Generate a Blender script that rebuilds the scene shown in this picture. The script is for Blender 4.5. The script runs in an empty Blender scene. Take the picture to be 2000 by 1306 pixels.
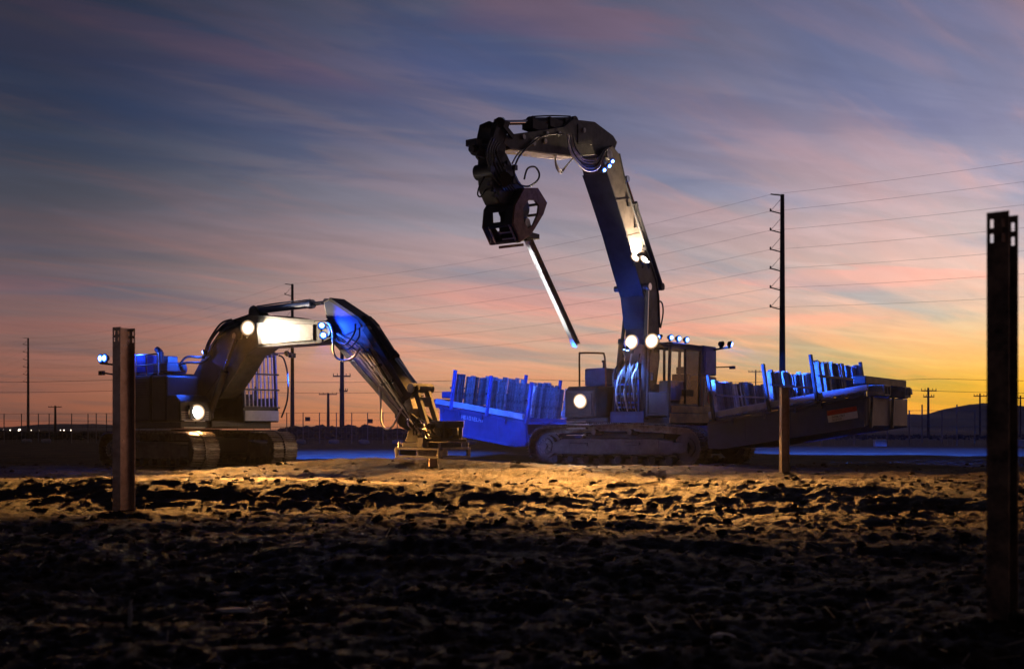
import bpy, math, random
import numpy as np
from mathutils import Matrix, Vector

R = math.radians
random.seed(7)
sc = bpy.context.scene
COL = sc.collection

# ------------------------------------------------------------------ camera
CAMH, FPX, HZN = 0.9, 2222.2, 838.0      # eye height, focal length and horizon line in photo pixels
cd = bpy.data.cameras.new('camera')
cam = bpy.data.objects.new('camera', cd)
COL.objects.link(cam)
cam.location = (0, 0, CAMH)
cam.rotation_euler = (R(90), 0, 0)
cd.sensor_width = 36
cd.lens = 40
cd.shift_y = (HZN - 653) / 2000
cd.clip_start = 0.1
cd.clip_end = 20000
cd.dof.use_dof = True
cd.dof.focus_distance = 29
cd.dof.aperture_fstop = 2.4
sc.camera = cam

# ------------------------------------------------------------------ render look
sc.view_settings.view_transform = 'Standard'
sc.view_settings.look = 'None'
sc.view_settings.exposure = 0
sc.view_settings.gamma = 1
sc.cycles.use_denoising = True
sc.cycles.max_bounces = 5
sc.cycles.diffuse_bounces = 2
sc.cycles.glossy_bounces = 3
sc.cycles.transparent_max_bounces = 12
sc.cycles.sample_clamp_indirect = 4
sc.cycles.caustics_reflective = False
sc.cycles.caustics_refractive = False


def lin(c):
    out = []
    for v in c:
        v = v / 255
        out.append(v / 12.92 if v <= 0.04045 else ((v + 0.055) / 1.055) ** 2.4)
    return (*out, 1)


# ------------------------------------------------------------------ world: dusk sky with thin cloud
SUN_AZ = R(28)          # where the sun went down, right of the view axis
w = bpy.data.worlds.new('World')
sc.world = w
w.use_nodes = True
nt = w.node_tree
nt.nodes.clear()
N = nt.nodes.new
L = nt.links.new


def mth(op, a, b=None, c=None, clamp=False):
    n = N('ShaderNodeMath')
    n.operation = op
    n.use_clamp = clamp
    for i, v in enumerate((a, b, c)):
        if v is None:
            continue
        if isinstance(v, (int, float)):
            n.inputs[i].default_value = v
        else:
            L(v, n.inputs[i])
    return n.outputs[0]


def rng(v, a, b, c=0.0, d=1.0, smooth=False):
    n = N('ShaderNodeMapRange')
    n.interpolation_type = 'SMOOTHSTEP' if smooth else 'LINEAR'
    L(v, n.inputs['Value'])
    for k, x in zip(('From Min', 'From Max', 'To Min', 'To Max'), (a, b, c, d)):
        n.inputs[k].default_value = x
    return n.outputs['Result']


def ramp(v, stops):
    n = N('ShaderNodeValToRGB')
    el = n.color_ramp.elements
    while len(el) > 1:
        el.remove(el[-1])
    el[0].position, el[0].color = stops[0][0], lin(stops[0][1])
    for p, c in stops[1:]:
        e = el.new(p)
        e.color = lin(c)
    L(v, n.inputs[0])
    return n.outputs[0]


def mixc(f, a, b, mode='MIX'):
    n = N('ShaderNodeMix')
    n.data_type = 'RGBA'
    n.blend_type = mode
    for s, v in ((n.inputs[0], f), (n.inputs[6], a), (n.inputs[7], b)):
        if isinstance(v, (int, float)):
            s.default_value = v
        elif isinstance(v, tuple):
            s.default_value = v
        else:
            L(v, s)
    return n.outputs[2]


tc = N('ShaderNodeTexCoord')
sep = N('ShaderNodeSeparateXYZ')
L(tc.outputs['Generated'], sep.inputs[0])
X_, Y_, Z_ = sep.outputs
hyp = mth('SQRT', mth('ADD', mth('MULTIPLY', X_, X_), mth('MULTIPLY', Y_, Y_)))
hyp = mth('MAXIMUM', hyp, 0.001)
pe = mth('DIVIDE', mth('DIVIDE', mth('MAXIMUM', Z_, 0.0), hyp), 0.6, clamp=True)
dot = mth('DIVIDE', mth('ADD', mth('MULTIPLY', X_, math.sin(SUN_AZ)), mth('MULTIPLY', Y_, math.cos(SUN_AZ))), hyp)
az = mth('ARCCOSINE', mth('MINIMUM', mth('MAXIMUM', dot, -1.0), 1.0))
c_left = ramp(pe, [(0, (158, 92, 70)), (.03, (168, 103, 82)), (.1, (152, 104, 98)), (.18, (120, 98, 108)), (.29, (76, 76, 96)),
                   (.40, (46, 58, 86)), (.5, (31, 48, 80)), (.63, (34, 43, 68)), (1, (15, 22, 40))])
c_mid = ramp(pe, [(0, (232, 140, 84)), (.03, (228, 150, 98)), (.1, (222, 174, 146)), (.18, (198, 164, 157)), (.29, (154, 144, 160)),
                  (.40, (114, 118, 148)), (.53, (80, 92, 134)), (.63, (80, 84, 116)), (1, (28, 34, 58))])
c_right = ramp(pe, [(0, (255, 176, 84)), (.03, (255, 186, 40)), (.06, (255, 199, 54)), (.1, (249, 208, 122)), (.18, (228, 206, 188)),
                    (.25, (210, 192, 192)), (.33, (190, 176, 192)), (.42, (165, 152, 178)), (.52, (140, 135, 165)), (.63, (124, 120, 152)), (1, (38, 42, 68))])
c_back = ramp(pe, [(0, (48, 44, 58)), (.2, (38, 40, 62)), (.5, (24, 30, 52)), (1, (15, 22, 40))])
base = mixc(rng(az, .05, .49, smooth=True), c_right, c_mid)
base = mixc(rng(az, .49, .91, smooth=True), base, c_left)
base = mixc(rng(az, .95, 2.2, smooth=True), base, c_back)
# cloud sheet seen in perspective
zz = mth('ADD', mth('MAXIMUM', Z_, 0.0), 0.10)
cmb = N('ShaderNodeCombineXYZ')
L(mth('DIVIDE', X_, zz), cmb.inputs[0])
L(mth('DIVIDE', Y_, zz), cmb.inputs[1])


def cloud(rot, sx, sy, detail, dist, seed, lo, hi, rough=0.55):
    mp = N('ShaderNodeMapping')
    L(cmb.outputs[0], mp.inputs[0])
    mp.vector_type = 'TEXTURE'
    mp.inputs['Rotation'].default_value = (0, 0, R(rot))
    mp.inputs['Scale'].default_value = (1 / sx, 1 / sy, 1)
    mp.inputs['Location'].default_value = (seed, seed * 1.7, 0)
    n = N('ShaderNodeTexNoise')
    L(mp.outputs[0], n.inputs['Vector'])
    n.inputs['Scale'].default_value = 1
    n.inputs['Detail'].default_value = detail
    n.inputs['Roughness'].default_value = rough
    n.inputs['Distortion'].default_value = dist
    return rng(n.outputs[0], lo, hi, smooth=True)


ck1 = cloud(46, .75, 3.2, 6, .6, 3.1, .45, .66)
ck2 = cloud(30, .45, 1.5, 5, .7, 8.3, .44, .62)
ck3 = cloud(52, 1.6, 9.0, 4, .4, 1.9, .40, .70)
gap = cloud(42, .40, 1.15, 3, .5, 5.2, .46, .62)
warm = mixc(1.0, base, (1.24, 0.98, 0.90, 1), 'MULTIPLY')
warm = mixc(1.0, warm, (0.035, 0.008, 0.006, 1), 'ADD')
sky = mixc(mth('MULTIPLY', gap, .72), base, mixc(1.0, base, (.50, .76, 1.04, 1), 'MULTIPLY'))
tex = cloud(48, 3.2, 15.0, 5, .5, 2.7, .3, .7)
tex2 = cloud(20, 1.2, 4.5, 6, .8, 6.6, .35, .68)
fade_hi = rng(pe, .02, .12)
sky = mixc(mth('MULTIPLY', mth('MULTIPLY', ck2, .55), fade_hi), sky, warm)
sky = mixc(mth('MULTIPLY', mth('MULTIPLY', ck1, mth('ADD', mth('MULTIPLY', ck3, .6), .5)), fade_hi), sky, warm)


def patch(u, v, ru, rv, slope=0.0):
    """one particular cloud or clear patch of this evening's sky, by its compass direction and height"""
    a0, e0 = math.atan((u - 1000) / FPX), (HZN - v) / FPX * math.cos(math.atan((u - 1000) / FPX))
    da = mth('DIVIDE', mth('SUBTRACT', mth('ARCTAN2', X_, Y_), a0), ru / FPX)
    de = mth('DIVIDE', mth('ADD', mth('SUBTRACT', mth('DIVIDE', Z_, hyp), e0), mth('MULTIPLY', da, slope * ru / FPX)), rv / FPX)
    d2 = mth('ADD', mth('MULTIPLY', da, da), mth('MULTIPLY', de, de))
    wob = mth('ADD', mth('MULTIPLY', mth('SUBTRACT', tex2, .5), 1.1), mth('MULTIPLY', mth('SUBTRACT', ck1, .5), .7))
    return rng(mth('ADD', mth('SQRT', d2), wob), 1.25, .15, smooth=True)


pink = mixc(1.0, mixc(1.0, sky, (1.45, .98, .92, 1), 'MULTIPLY'), (.05, .012, .010, 1), 'ADD')
for _a in ((1090, 28, 190, 44, .12, .85), (330, 70, 330, 24, .16, .55), (1740, 540, 330, 17, -.02, .75), (1390, 642, 230, 13, -.06, .75), (1080, 596, 260, 30, .05, .5), (40, 560, 150, 14, 0, .6), (560, 650, 330, 50, .1, .3)):
    sky = mixc(mth('MULTIPLY', patch(*_a[:5]), _a[5]), sky, pink)
clear = mixc(1.0, sky, (.48, .74, 1.06, 1), 'MULTIPLY')
for _a in ((850, 120, 190, 90, .1, .62), (230, 170, 330, 80, .2, .62), (1380, 250, 300, 70, 0, .3)):
    sky = mixc(mth('MULTIPLY', patch(*_a[:5]), _a[5]), sky, clear)
tm = mth('ADD', mth('MULTIPLY', mth('SUBTRACT', tex, .5), .06), mth('MULTIPLY', mth('SUBTRACT', tex2, .5), .14))
tm = mth('ADD', mth('MULTIPLY', tm, rng(pe, .0, .10)), 1.0)
tm = mth('MULTIPLY', tm, rng(pe, .22, .62, 1.0, .88, smooth=True))
tm = mth('MULTIPLY', tm, rng(az, .45, .95, 1.0, .84, smooth=True))
cb = N('ShaderNodeCombineColor')
for _k in range(3):
    L(tm, cb.inputs[_k])
sky = mixc(1.0, sky, cb.outputs[0], 'MULTIPLY')
bw = N('ShaderNodeRGBToBW')
L(sky, bw.inputs[0])
cg = N('ShaderNodeCombineColor')
for _k in range(3):
    L(bw.outputs[0], cg.inputs[_k])
sky = mixc(rng(pe, .08, .22, 0, .14), sky, cg.outputs[0])
nis = N('ShaderNodeTexSky')
nis.sky_type = 'NISHITA'
nis.sun_disc = False
nis.sun_elevation = R(0.5)
nis.sun_rotation = SUN_AZ
bg1 = N('ShaderNodeBackground')
L(sky, bg1.inputs[0])
bg1.inputs[1].default_value = 0.96
bg2 = N('ShaderNodeBackground')
L(nis.outputs[0], bg2.inputs[0])
bg2.inputs[1].default_value = 0.02
ad = N('ShaderNodeAddShader')
L(bg1.outputs[0], ad.inputs[0])
L(bg2.outputs[0], ad.inputs[1])
wo = N('ShaderNodeOutputWorld')
L(ad.outputs[0], wo.inputs[0])


# ------------------------------------------------------------------ materials
def material(name, col, rough=0.6, metal=0.0, noise=0.0, nscale=6.0, col2=None, bump=0.0, bscale=40.0, spec=0.4, alpha=1.0, trans=0.0):
    m = bpy.data.materials.new(name)
    m.use_nodes = True
    t = m.node_tree
    b = t.nodes['Principled BSDF']
    b.inputs['Base Color'].default_value = (*col, 1)
    b.inputs['Roughness'].default_value = rough
    b.inputs['Metallic'].default_value = metal
    b.inputs['Specular IOR Level'].default_value = spec
    b.inputs['Alpha'].default_value = alpha
    b.inputs['Transmission Weight'].default_value = trans
    tcn = t.nodes.new('ShaderNodeTexCoord')
    if noise > 0:
        n = t.nodes.new('ShaderNodeTexNoise')
        n.inputs['Scale'].default_value = nscale
        n.inputs['Detail'].default_value = 6
        n.inputs['Roughness'].default_value = 0.65
        t.links.new(tcn.outputs['Object'], n.inputs['Vector'])
        rp = t.nodes.new('ShaderNodeValToRGB')
        c2 = col2 if col2 else tuple(v * (1 - noise) for v in col)
        rp.color_ramp.elements[0].position = .35
        rp.color_ramp.elements[0].color = (*c2, 1)
        rp.color_ramp.elements[1].position = .62
        rp.color_ramp.elements[1].color = (*col, 1)
        t.links.new(n.outputs[0], rp.inputs[0])
        t.links.new(rp.outputs[0], b.inputs['Base Color'])
        mr = t.nodes.new('ShaderNodeMapRange')
        mr.inputs['To Min'].default_value = min(1, rough + .18)
        mr.inputs['To Max'].default_value = max(.05, rough - .12)
        t.links.new(n.outputs[0], mr.inputs['Value'])
        t.links.new(mr.outputs[0], b.inputs['Roughness'])
    if bump > 0:
        n2 = t.nodes.new('ShaderNodeTexNoise')
        n2.inputs['Scale'].default_value = bscale
        n2.inputs['Detail'].default_value = 5
        t.links.new(tcn.outputs['Object'], n2.inputs['Vector'])
        bp = t.nodes.new('ShaderNodeBump')
        bp.inputs['Strength'].default_value = bump
        bp.inputs['Distance'].default_value = .02
        t.links.new(n2.outputs[0], bp.inputs['Height'])
        t.links.new(bp.outputs[0], b.inputs['Normal'])
    return m


def emit(name, col, s):
    m = bpy.data.materials.new(name)
    m.use_nodes = True
    t = m.node_tree
    t.nodes.clear()
    e = t.nodes.new('ShaderNodeEmission')
    e.inputs[0].default_value = (*col, 1)
    e.inputs[1].default_value = s
    o = t.nodes.new('ShaderNodeOutputMaterial')
    t.links.new(e.outputs[0], o.inputs[0])
    return m


M = dict(
    dark=material('charcoal_paint', (.035, .037, .042), .45, noise=.5, nscale=3, bump=.1),
    black=material('black_steel', (.018, .018, .02), .5, noise=.4, nscale=5, bump=.15),
    panel=material('dark_body_paint', (.028, .029, .028), .42, noise=.35, nscale=2.5, bump=.05, bscale=8),
    ochre=material('ochre_body_paint', (.55, .30, .07), .45, noise=.5, nscale=3, col2=(.28, .15, .05), bump=.1),
    white=material('white_boom_paint', (.62, .62, .60), .45, noise=.3, nscale=3, col2=(.42, .40, .36), bump=.05),
    grey=material('grey_paint', (.20, .20, .20), .45, noise=.45, nscale=3, bump=.08),
    stickp=material('worn_arm_paint', (.52, .48, .42), .5, noise=.5, nscale=4, col2=(.22, .19, .16), bump=.12),
    armdark=material('olive_arm_paint', (.085, .080, .065), .42, noise=.5, nscale=4, col2=(.04, .037, .03), bump=.12),
    boomr=material('bronze_grey_paint', (.10, .085, .072), .4, noise=.45, nscale=4, col2=(.05, .042, .036), bump=.1),
    bluep=material('blue_paint', (.05, .10, .32), .45, noise=.3, nscale=3, bump=.05),
    hull=material('blue_hull_paint', (.045, .075, .20), .42, noise=.35, nscale=1.6, col2=(.028, .05, .13), bump=.05),
    rail=material('pale_rail_paint', (.52, .53, .58), .4, noise=.25, nscale=5),
    track=material('track_steel', (.22, .18, .15), .5, .55, noise=.6, nscale=6, col2=(.10, .07, .05), bump=.35, bscale=25),
    tframe=material('dusty_frame_paint', (.15, .125, .12), .65, noise=.4, nscale=4, bump=.25),
    chrome=material('chrome_rod', (.75, .75, .76), .12, 1.0),
    steel=material('machined_steel', (.42, .40, .37), .35, .8, noise=.4, nscale=9, bump=.1),
    rust=material('rust_steel', (.24, .14, .085), .6, .35, noise=.6, nscale=7, col2=(.12, .06, .035), bump=.3),
    hose=material('hose_rubber', (.05, .05, .05), .38, noise=.3, nscale=12),
    hoseg=material('grey_hose_sleeve', (.62, .60, .57), .5, noise=.3, nscale=12),
    galv=material('galvanised_pile', (.66, .52, .38), .28, .8, noise=.6, nscale=5, col2=(.46, .32, .21), bump=.2, bscale=20),
    rustpile=material('rusty_pile', (.30, .19, .12), .6, .4, noise=.7, nscale=9, col2=(.07, .045, .035), bump=.35, bscale=18),
    ochrepile=material('weathered_pile', (.58, .43, .28), .5, .15, noise=.5, nscale=6, col2=(.36, .25, .16), bump=.2),
    bpile=material('basket_pile', (.42, .40, .40), .42, .25, noise=.5, nscale=4, col2=(.15, .12, .11), bump=.1),
    wood=material('weathered_pole', (.05, .04, .035), .85, noise=.4, nscale=3),
    poles=material('weathering_steel_pole', (.06, .05, .05), .6, .2, noise=.4, nscale=2),
    wire=material('wire', (.06, .055, .06), .5, .3),
    fence=material('fence_steel', (.17, .17, .18), .45, .6, noise=.3),
    bag=material('pale_bag', (.45, .44, .45), .9, noise=.3, nscale=5, bump=.4),
    signw=material('label_white', (.7, .7, .7), .5, noise=.15, nscale=20),
    signr=material('label_red', (.45, .04, .03), .5, noise=.3, nscale=20),
    ink=material('label_ink', (.08, .08, .10), .6),
    sign=material('dark_sign', (.05, .03, .03), .7),
    paper=material('pale_scrap', (.34, .32, .30), .8, noise=.2, nscale=20),
    rubber=material('seat_fabric', (.03, .03, .035), .8),
    leaf=material('dry_scrub', (.05, .05, .035), .9, noise=.5, nscale=1),
    straw=material('dry_straw', (.30, .23, .14), .8, noise=.4, nscale=30),
    hill=material('hillside', (.045, .045, .055), .95, noise=.4, nscale=.01),
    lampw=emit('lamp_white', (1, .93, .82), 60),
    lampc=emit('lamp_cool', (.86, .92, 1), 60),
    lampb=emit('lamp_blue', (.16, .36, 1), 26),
    rim_w=emit('lamp_halo_rim_warm', (1, .62, .34), .55),  # weak glow colours of the rings that imitate a lamp halo
    mid_w=emit('lamp_halo_ring_warm', (1, .84, .66), 1.6),
    rim_b=emit('lamp_halo_rim_blue', (.02, .10, 1), .9),
    mid_b=emit('lamp_halo_ring_blue', (.06, .26, 1), 2.2),
    town=emit('town_light', (1, .80, .60), 5),
)
# clear tinted glass
gm = bpy.data.materials.new('cab_glass')
gm.use_nodes = True
_t = gm.node_tree
_t.nodes.clear()
_tr = _t.nodes.new('ShaderNodeBsdfTransparent')
_tr.inputs[0].default_value = (.985, .985, .985, 1)
_gl = _t.nodes.new('ShaderNodeBsdfGlossy')
_gl.inputs['Roughness'].default_value = .03
_fr = _t.nodes.new('ShaderNodeFresnel')
_mx = _t.nodes.new('ShaderNodeMixShader')
_o = _t.nodes.new('ShaderNodeOutputMaterial')
_mx.inputs[0].default_value = .05
_t.links.new(_tr.outputs[0], _mx.inputs[1])
_t.links.new(_gl.outputs[0], _mx.inputs[2])
_t.links.new(_mx.outputs[0], _o.inputs[0])
M['glass'] = gm

# soil
sm = bpy.data.materials.new('soil')
sm.use_nodes = True
t_ = sm.node_tree
b_ = t_.nodes['Principled BSDF']
g_ = t_.nodes.new('ShaderNodeNewGeometry')


def snoise(scale, detail, rough=.6):
    n = t_.nodes.new('ShaderNodeTexNoise')
    n.inputs['Scale'].default_value = scale
    n.inputs['Detail'].default_value = detail
    n.inputs['Roughness'].default_value = rough
    t_.links.new(g_.outputs['Position'], n.inputs['Vector'])
    return n.outputs[0]


def sramp(v, stops):
    n = t_.nodes.new('ShaderNodeValToRGB')
    el = n.color_ramp.elements
    el[0].position, el[0].color = stops[0][0], (*stops[0][1], 1)
    el[1].position, el[1].color = stops[-1][0], (*stops[-1][1], 1)
    for p, c in stops[1:-1]:
        e = el.new(p)
        e.color = (*c, 1)
    t_.links.new(v, n.inputs[0])
    return n.outputs[0]


s1 = sramp(snoise(.9, 8, .7), [(.32, (.010, .007, .005)), (.5, (.036, .021, .009)), (.68, (.11, .063, .022))])
s2 = sramp(snoise(14, 6, .7), [(.35, (.35, .35, .35)), (.65, (1.15, 1.1, 1.05))])
sx_ = t_.nodes.new('ShaderNodeMix')
sx_.data_type = 'RGBA'
sx_.blend_type = 'MULTIPLY'
sx_.inputs[0].default_value = 1
t_.links.new(s1, sx_.inputs[6])
t_.links.new(s2, sx_.inputs[7])
t_.links.new(sx_.outputs[2], b_.inputs['Base Color'])
b_.inputs['Roughness'].default_value = .85
b_.inputs['Specular IOR Level'].default_value = .15
bp_ = t_.nodes.new('ShaderNodeBump')
bp_.inputs['Strength'].default_value = 1.0
bp_.inputs['Distance'].default_value = .07
t_.links.new(snoise(22, 9, .78), bp_.inputs['Height'])
t_.links.new(bp_.outputs[0], b_.inputs['Normal'])
M['soil'] = sm
# each basket pile a little lighter or darker than its neighbour
_t = M['bpile'].node_tree
_oi = _t.nodes.new('ShaderNodeObjectInfo')
_hs = _t.nodes.new('ShaderNodeHueSaturation')
_mr = _t.nodes.new('ShaderNodeMapRange')
_mr.inputs['To Min'].default_value, _mr.inputs['To Max'].default_value = .25, 1.25
_t.links.new(_oi.outputs['Random'], _mr.inputs['Value'])
_t.links.new(_mr.outputs[0], _hs.inputs['Value'])
_bs = _t.nodes['Principled BSDF']
_src = _bs.inputs['Base Color'].links[0].from_socket
_t.links.new(_src, _hs.inputs['Color'])
_t.links.new(_hs.outputs[0], _bs.inputs['Base Color'])


# ------------------------------------------------------------------ mesh helpers
WM = {}


class MB:
    """collects shapes in a local frame (matrix F) and builds ONE mesh object"""

    def __init__(self, F=None):
        self.F = F or Matrix()
        self.v, self.f = [], []

    def add(self, vs, fs):
        o = len(self.v)
        self.v += [tuple(p) for p in vs]
        self.f += [tuple(i + o for i in f) for f in fs]
        return self

    def box(self, x0, x1, y0, y1, z0, z1, T=None):
        vs = [Vector((x, y, z)) for z in (z0, z1) for y in (y0, y1) for x in (x0, x1)]
        if T:
            vs = [T @ p for p in vs]
        return self.add(vs, [(0, 2, 3, 1), (4, 5, 7, 6), (0, 1, 5, 4), (2, 6, 7, 3), (0, 4, 6, 2), (1, 3, 7, 5)])

    def bar(self, a, b, wd, hd, up=(0, 0, 1)):
        """square bar from a to b"""
        a, b = Vector(a), Vector(b)
        d = b - a
        ln = d.length
        d.normalize()
        s = d.cross(Vector(up))
        if s.length < 1e-4:
            s = d.cross(Vector((1, 0, 0)))
        s.normalize()
        u = s.cross(d)
        T = Matrix((( d.x, s.x, u.x, a.x), (d.y, s.y, u.y, a.y), (d.z, s.z, u.z, a.z), (0, 0, 0, 1)))
        return self.box(0, ln, -wd / 2, wd / 2, -hd / 2, hd / 2, T)

    def prism(self, pts, c0, c1, plane='xz'):
        """polygon extruded along the remaining axis"""
        def P(a, b, c):
            return {'xz': (a, c, b), 'yz': (c, a, b), 'xy': (a, b, c)}[plane]
        n = len(pts)
        vs = [P(a, b, c0) for a, b in pts] + [P(a, b, c1) for a, b in pts]
        fs = [tuple(range(n)), tuple(range(2 * n - 1, n - 1, -1))]
        fs += [(i, (i + 1) % n + 0, (i + 1) % n + n, i + n) for i in range(n)]
        return self.add(vs, fs)

    def ring(self, outer, inner, c0, c1, plane='xz'):
        """polygon plate with a hole (same point count)"""
        def P(a, b, c):
            return {'xz': (a, c, b), 'yz': (c, a, b), 'xy': (a, b, c)}[plane]
        n = len(outer)
        vs = [P(a, b, c0) for a, b in outer] + [P(a, b, c0) for a, b in inner] + [P(a, b, c1) for a, b in outer] + [P(a, b, c1) for a, b in inner]
        fs = []
        for i in range(n):
            j = (i + 1) % n
            fs += [(i, j, n + j, n + i), (2 * n + j, 2 * n + i, 3 * n + i, 3 * n + j), (i, 2 * n + i, 2 * n + j, j), (n + j, 3 * n + j, 3 * n + i, n + i)]
        return self.add(vs, fs)

    def cyl(self, a, b, r0, r1=None, n=14):
        a, b = Vector(a), Vector(b)
        r1 = r0 if r1 is None else r1
        d = (b - a).normalized()
        s = d.cross(Vector((0, 0, 1)))
        if s.length < 1e-4:
            s = Vector((1, 0, 0))
        s.normalize()
        u = s.cross(d)
        vs = []
        for p, r in ((a, r0), (b, r1)):
            for i in range(n):
                t = 2 * math.pi * i / n
                vs.append(p + s * (r * math.cos(t)) + u * (r * math.sin(t)))
        fs = [tuple(range(n - 1, -1, -1)), tuple(range(n, 2 * n))]
        fs += [(i, (i + 1) % n, (i + 1) % n + n, i + n) for i in range(n)]
        return self.add(vs, fs)

    def tube(self, pts, r, n=7, sub=4):
        """smooth tube through points (Catmull-Rom)"""
        P = [Vector(p) for p in pts]
        Q = []
        for i in range(len(P) - 1):
            p0, p1, p2, p3 = P[max(i - 1, 0)], P[i], P[i + 1], P[min(i + 2, len(P) - 1)]
            for k in range(sub):
                t = k / sub
                Q.append(.5 * ((2 * p1) + (p2 - p0) * t + (2 * p0 - 5 * p1 + 4 * p2 - p3) * t * t + (3 * p1 - p0 - 3 * p2 + p3) * t ** 3))
        Q.append(P[-1])
        vs, fs = [], []
        up = Vector((.3, .2, 1)).normalized()
        for i, p in enumerate(Q):
            d = (Q[min(i + 1, len(Q) - 1)] - Q[max(i - 1, 0)]).normalized()
            s = d.cross(up)
            if s.length < .05:
                s = d.cross(Vector((1, 0, 0)))
            s.normalize()
            u = s.cross(d)
            up = u
            for k in range(n):
                a = 2 * math.pi * k / n
                vs.append(p + s * (r * math.cos(a)) + u * (r * math.sin(a)))
        for i in range(len(Q) - 1):
            for k in range(n):
                k2 = (k + 1) % n
                fs.append((i * n + k, i * n + k2, (i + 1) * n + k2, (i + 1) * n + k))
        fs.append(tuple(range(n - 1, -1, -1)))
        fs.append(tuple(range((len(Q) - 1) * n, len(Q) * n)))
        return self.add(vs, fs)

    def ico(self, c, r, rs=(1, 1, 1), jit=.0, rnd=random):
        t = (1 + 5 ** .5) / 2
        vs = [(-1, t, 0), (1, t, 0), (-1, -t, 0), (1, -t, 0), (0, -1, t), (0, 1, t), (0, -1, -t), (0, 1, -t), (t, 0, -1), (t, 0, 1), (-t, 0, -1), (-t, 0, 1)]
        fs = [(0, 11, 5), (0, 5, 1), (0, 1, 7), (0, 7, 10), (0, 10, 11), (1, 5, 9), (5, 11, 4), (11, 10, 2), (10, 7, 6), (7, 1, 8),
              (3, 9, 4), (3, 4, 2), (3, 2, 6), (3, 6, 8), (3, 8, 9), (4, 9, 5), (2, 4, 11), (6, 2, 10), (8, 6, 7), (9, 8, 1)]
        q = r / 1.9
        return self.add([(c[0] + v[0] * q * rs[0] * (1 + rnd.uniform(-jit, jit)), c[1] + v[1] * q * rs[1] * (1 + rnd.uniform(-jit, jit)),
                          c[2] + v[2] * q * rs[2] * (1 + rnd.uniform(-jit, jit))) for v in vs], fs)

    def mesh(self, name, mat, inv=None, smooth=False):
        T = (inv @ self.F) if inv else self.F
        me = bpy.data.meshes.new(name)
        me.from_pydata([tuple(T @ Vector(p)) for p in self.v], [], self.f)
        me.update()
        import bmesh
        bm = bmesh.new()
        bm.from_mesh(me)
        bmesh.ops.recalc_face_normals(bm, faces=bm.faces)
        bm.to_mesh(me)
        bm.free()
        if smooth:
            for p in me.polygons:
                p.use_smooth = True
        me.materials.append(mat)
        return me

    def build(self, name, mat, parent=None, bevel=0.0, smooth=False):
        root = parent
        while root is not None and root.parent is not None:
            root = root.parent
        inv = WM[root].inverted() if root is not None else None
        if isinstance(mat, str):
            mat = M[mat]
        me = self.mesh(name, mat, inv, smooth)
        o = bpy.data.objects.new(name, me)
        COL.objects.link(o)
        if parent is not None:
            o.parent = parent
        else:
            WM[o] = Matrix()
        if bevel:
            md = o.modifiers.new('bevel', 'BEVEL')
            md.width = bevel
            md.segments = 2
            md.limit_method = 'ANGLE'
            md.angle_limit = R(40)
        if smooth:
            try:
                me.set_sharp_from_angle(angle=R(40))
            except Exception:
                pass
        return o


def tag(o, label=None, cat=None, group=None, kind=None):
    for k, v in (('label', label), ('category', cat), ('group', group), ('kind', kind)):
        if v:
            o[k] = v
    return o


def thing(name, label, cat, mat=None, group=None):
    o = bpy.data.objects.new(name, None)
    o.empty_display_size = .3
    COL.objects.link(o)
    mat = mat or Matrix()
    o.matrix_world = mat
    WM[o] = mat.copy()
    tag(o, label, cat, group)
    return o


def recenter(o):
    """put a one-mesh thing's origin at its base"""
    vs = o.data.vertices
    xs = [v.co for v in vs]
    c = Vector(((min(p.x for p in xs) + max(p.x for p in xs)) / 2, (min(p.y for p in xs) + max(p.y for p in xs)) / 2, min(p.z for p in xs)))
    o.data.transform(Matrix.Translation(-c))
    o.location = c
    return o


def at(u, v, Y):
    return Vector(((u - 1000) * Y / FPX, Y, CAMH - (v - HZN) * Y / FPX))


def on(Fm, u, v, y):
    """photo point lying on the machine's own vertical plane y = const -> local (x, z)"""
    inv = Fm.inverted()
    o = inv @ Vector((0, 0, CAMH))
    p = inv @ at(u, v, 10)
    d = p - o
    t = (y - o.y) / d.y
    q = o + d * t
    return (q.x, q.z)


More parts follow.
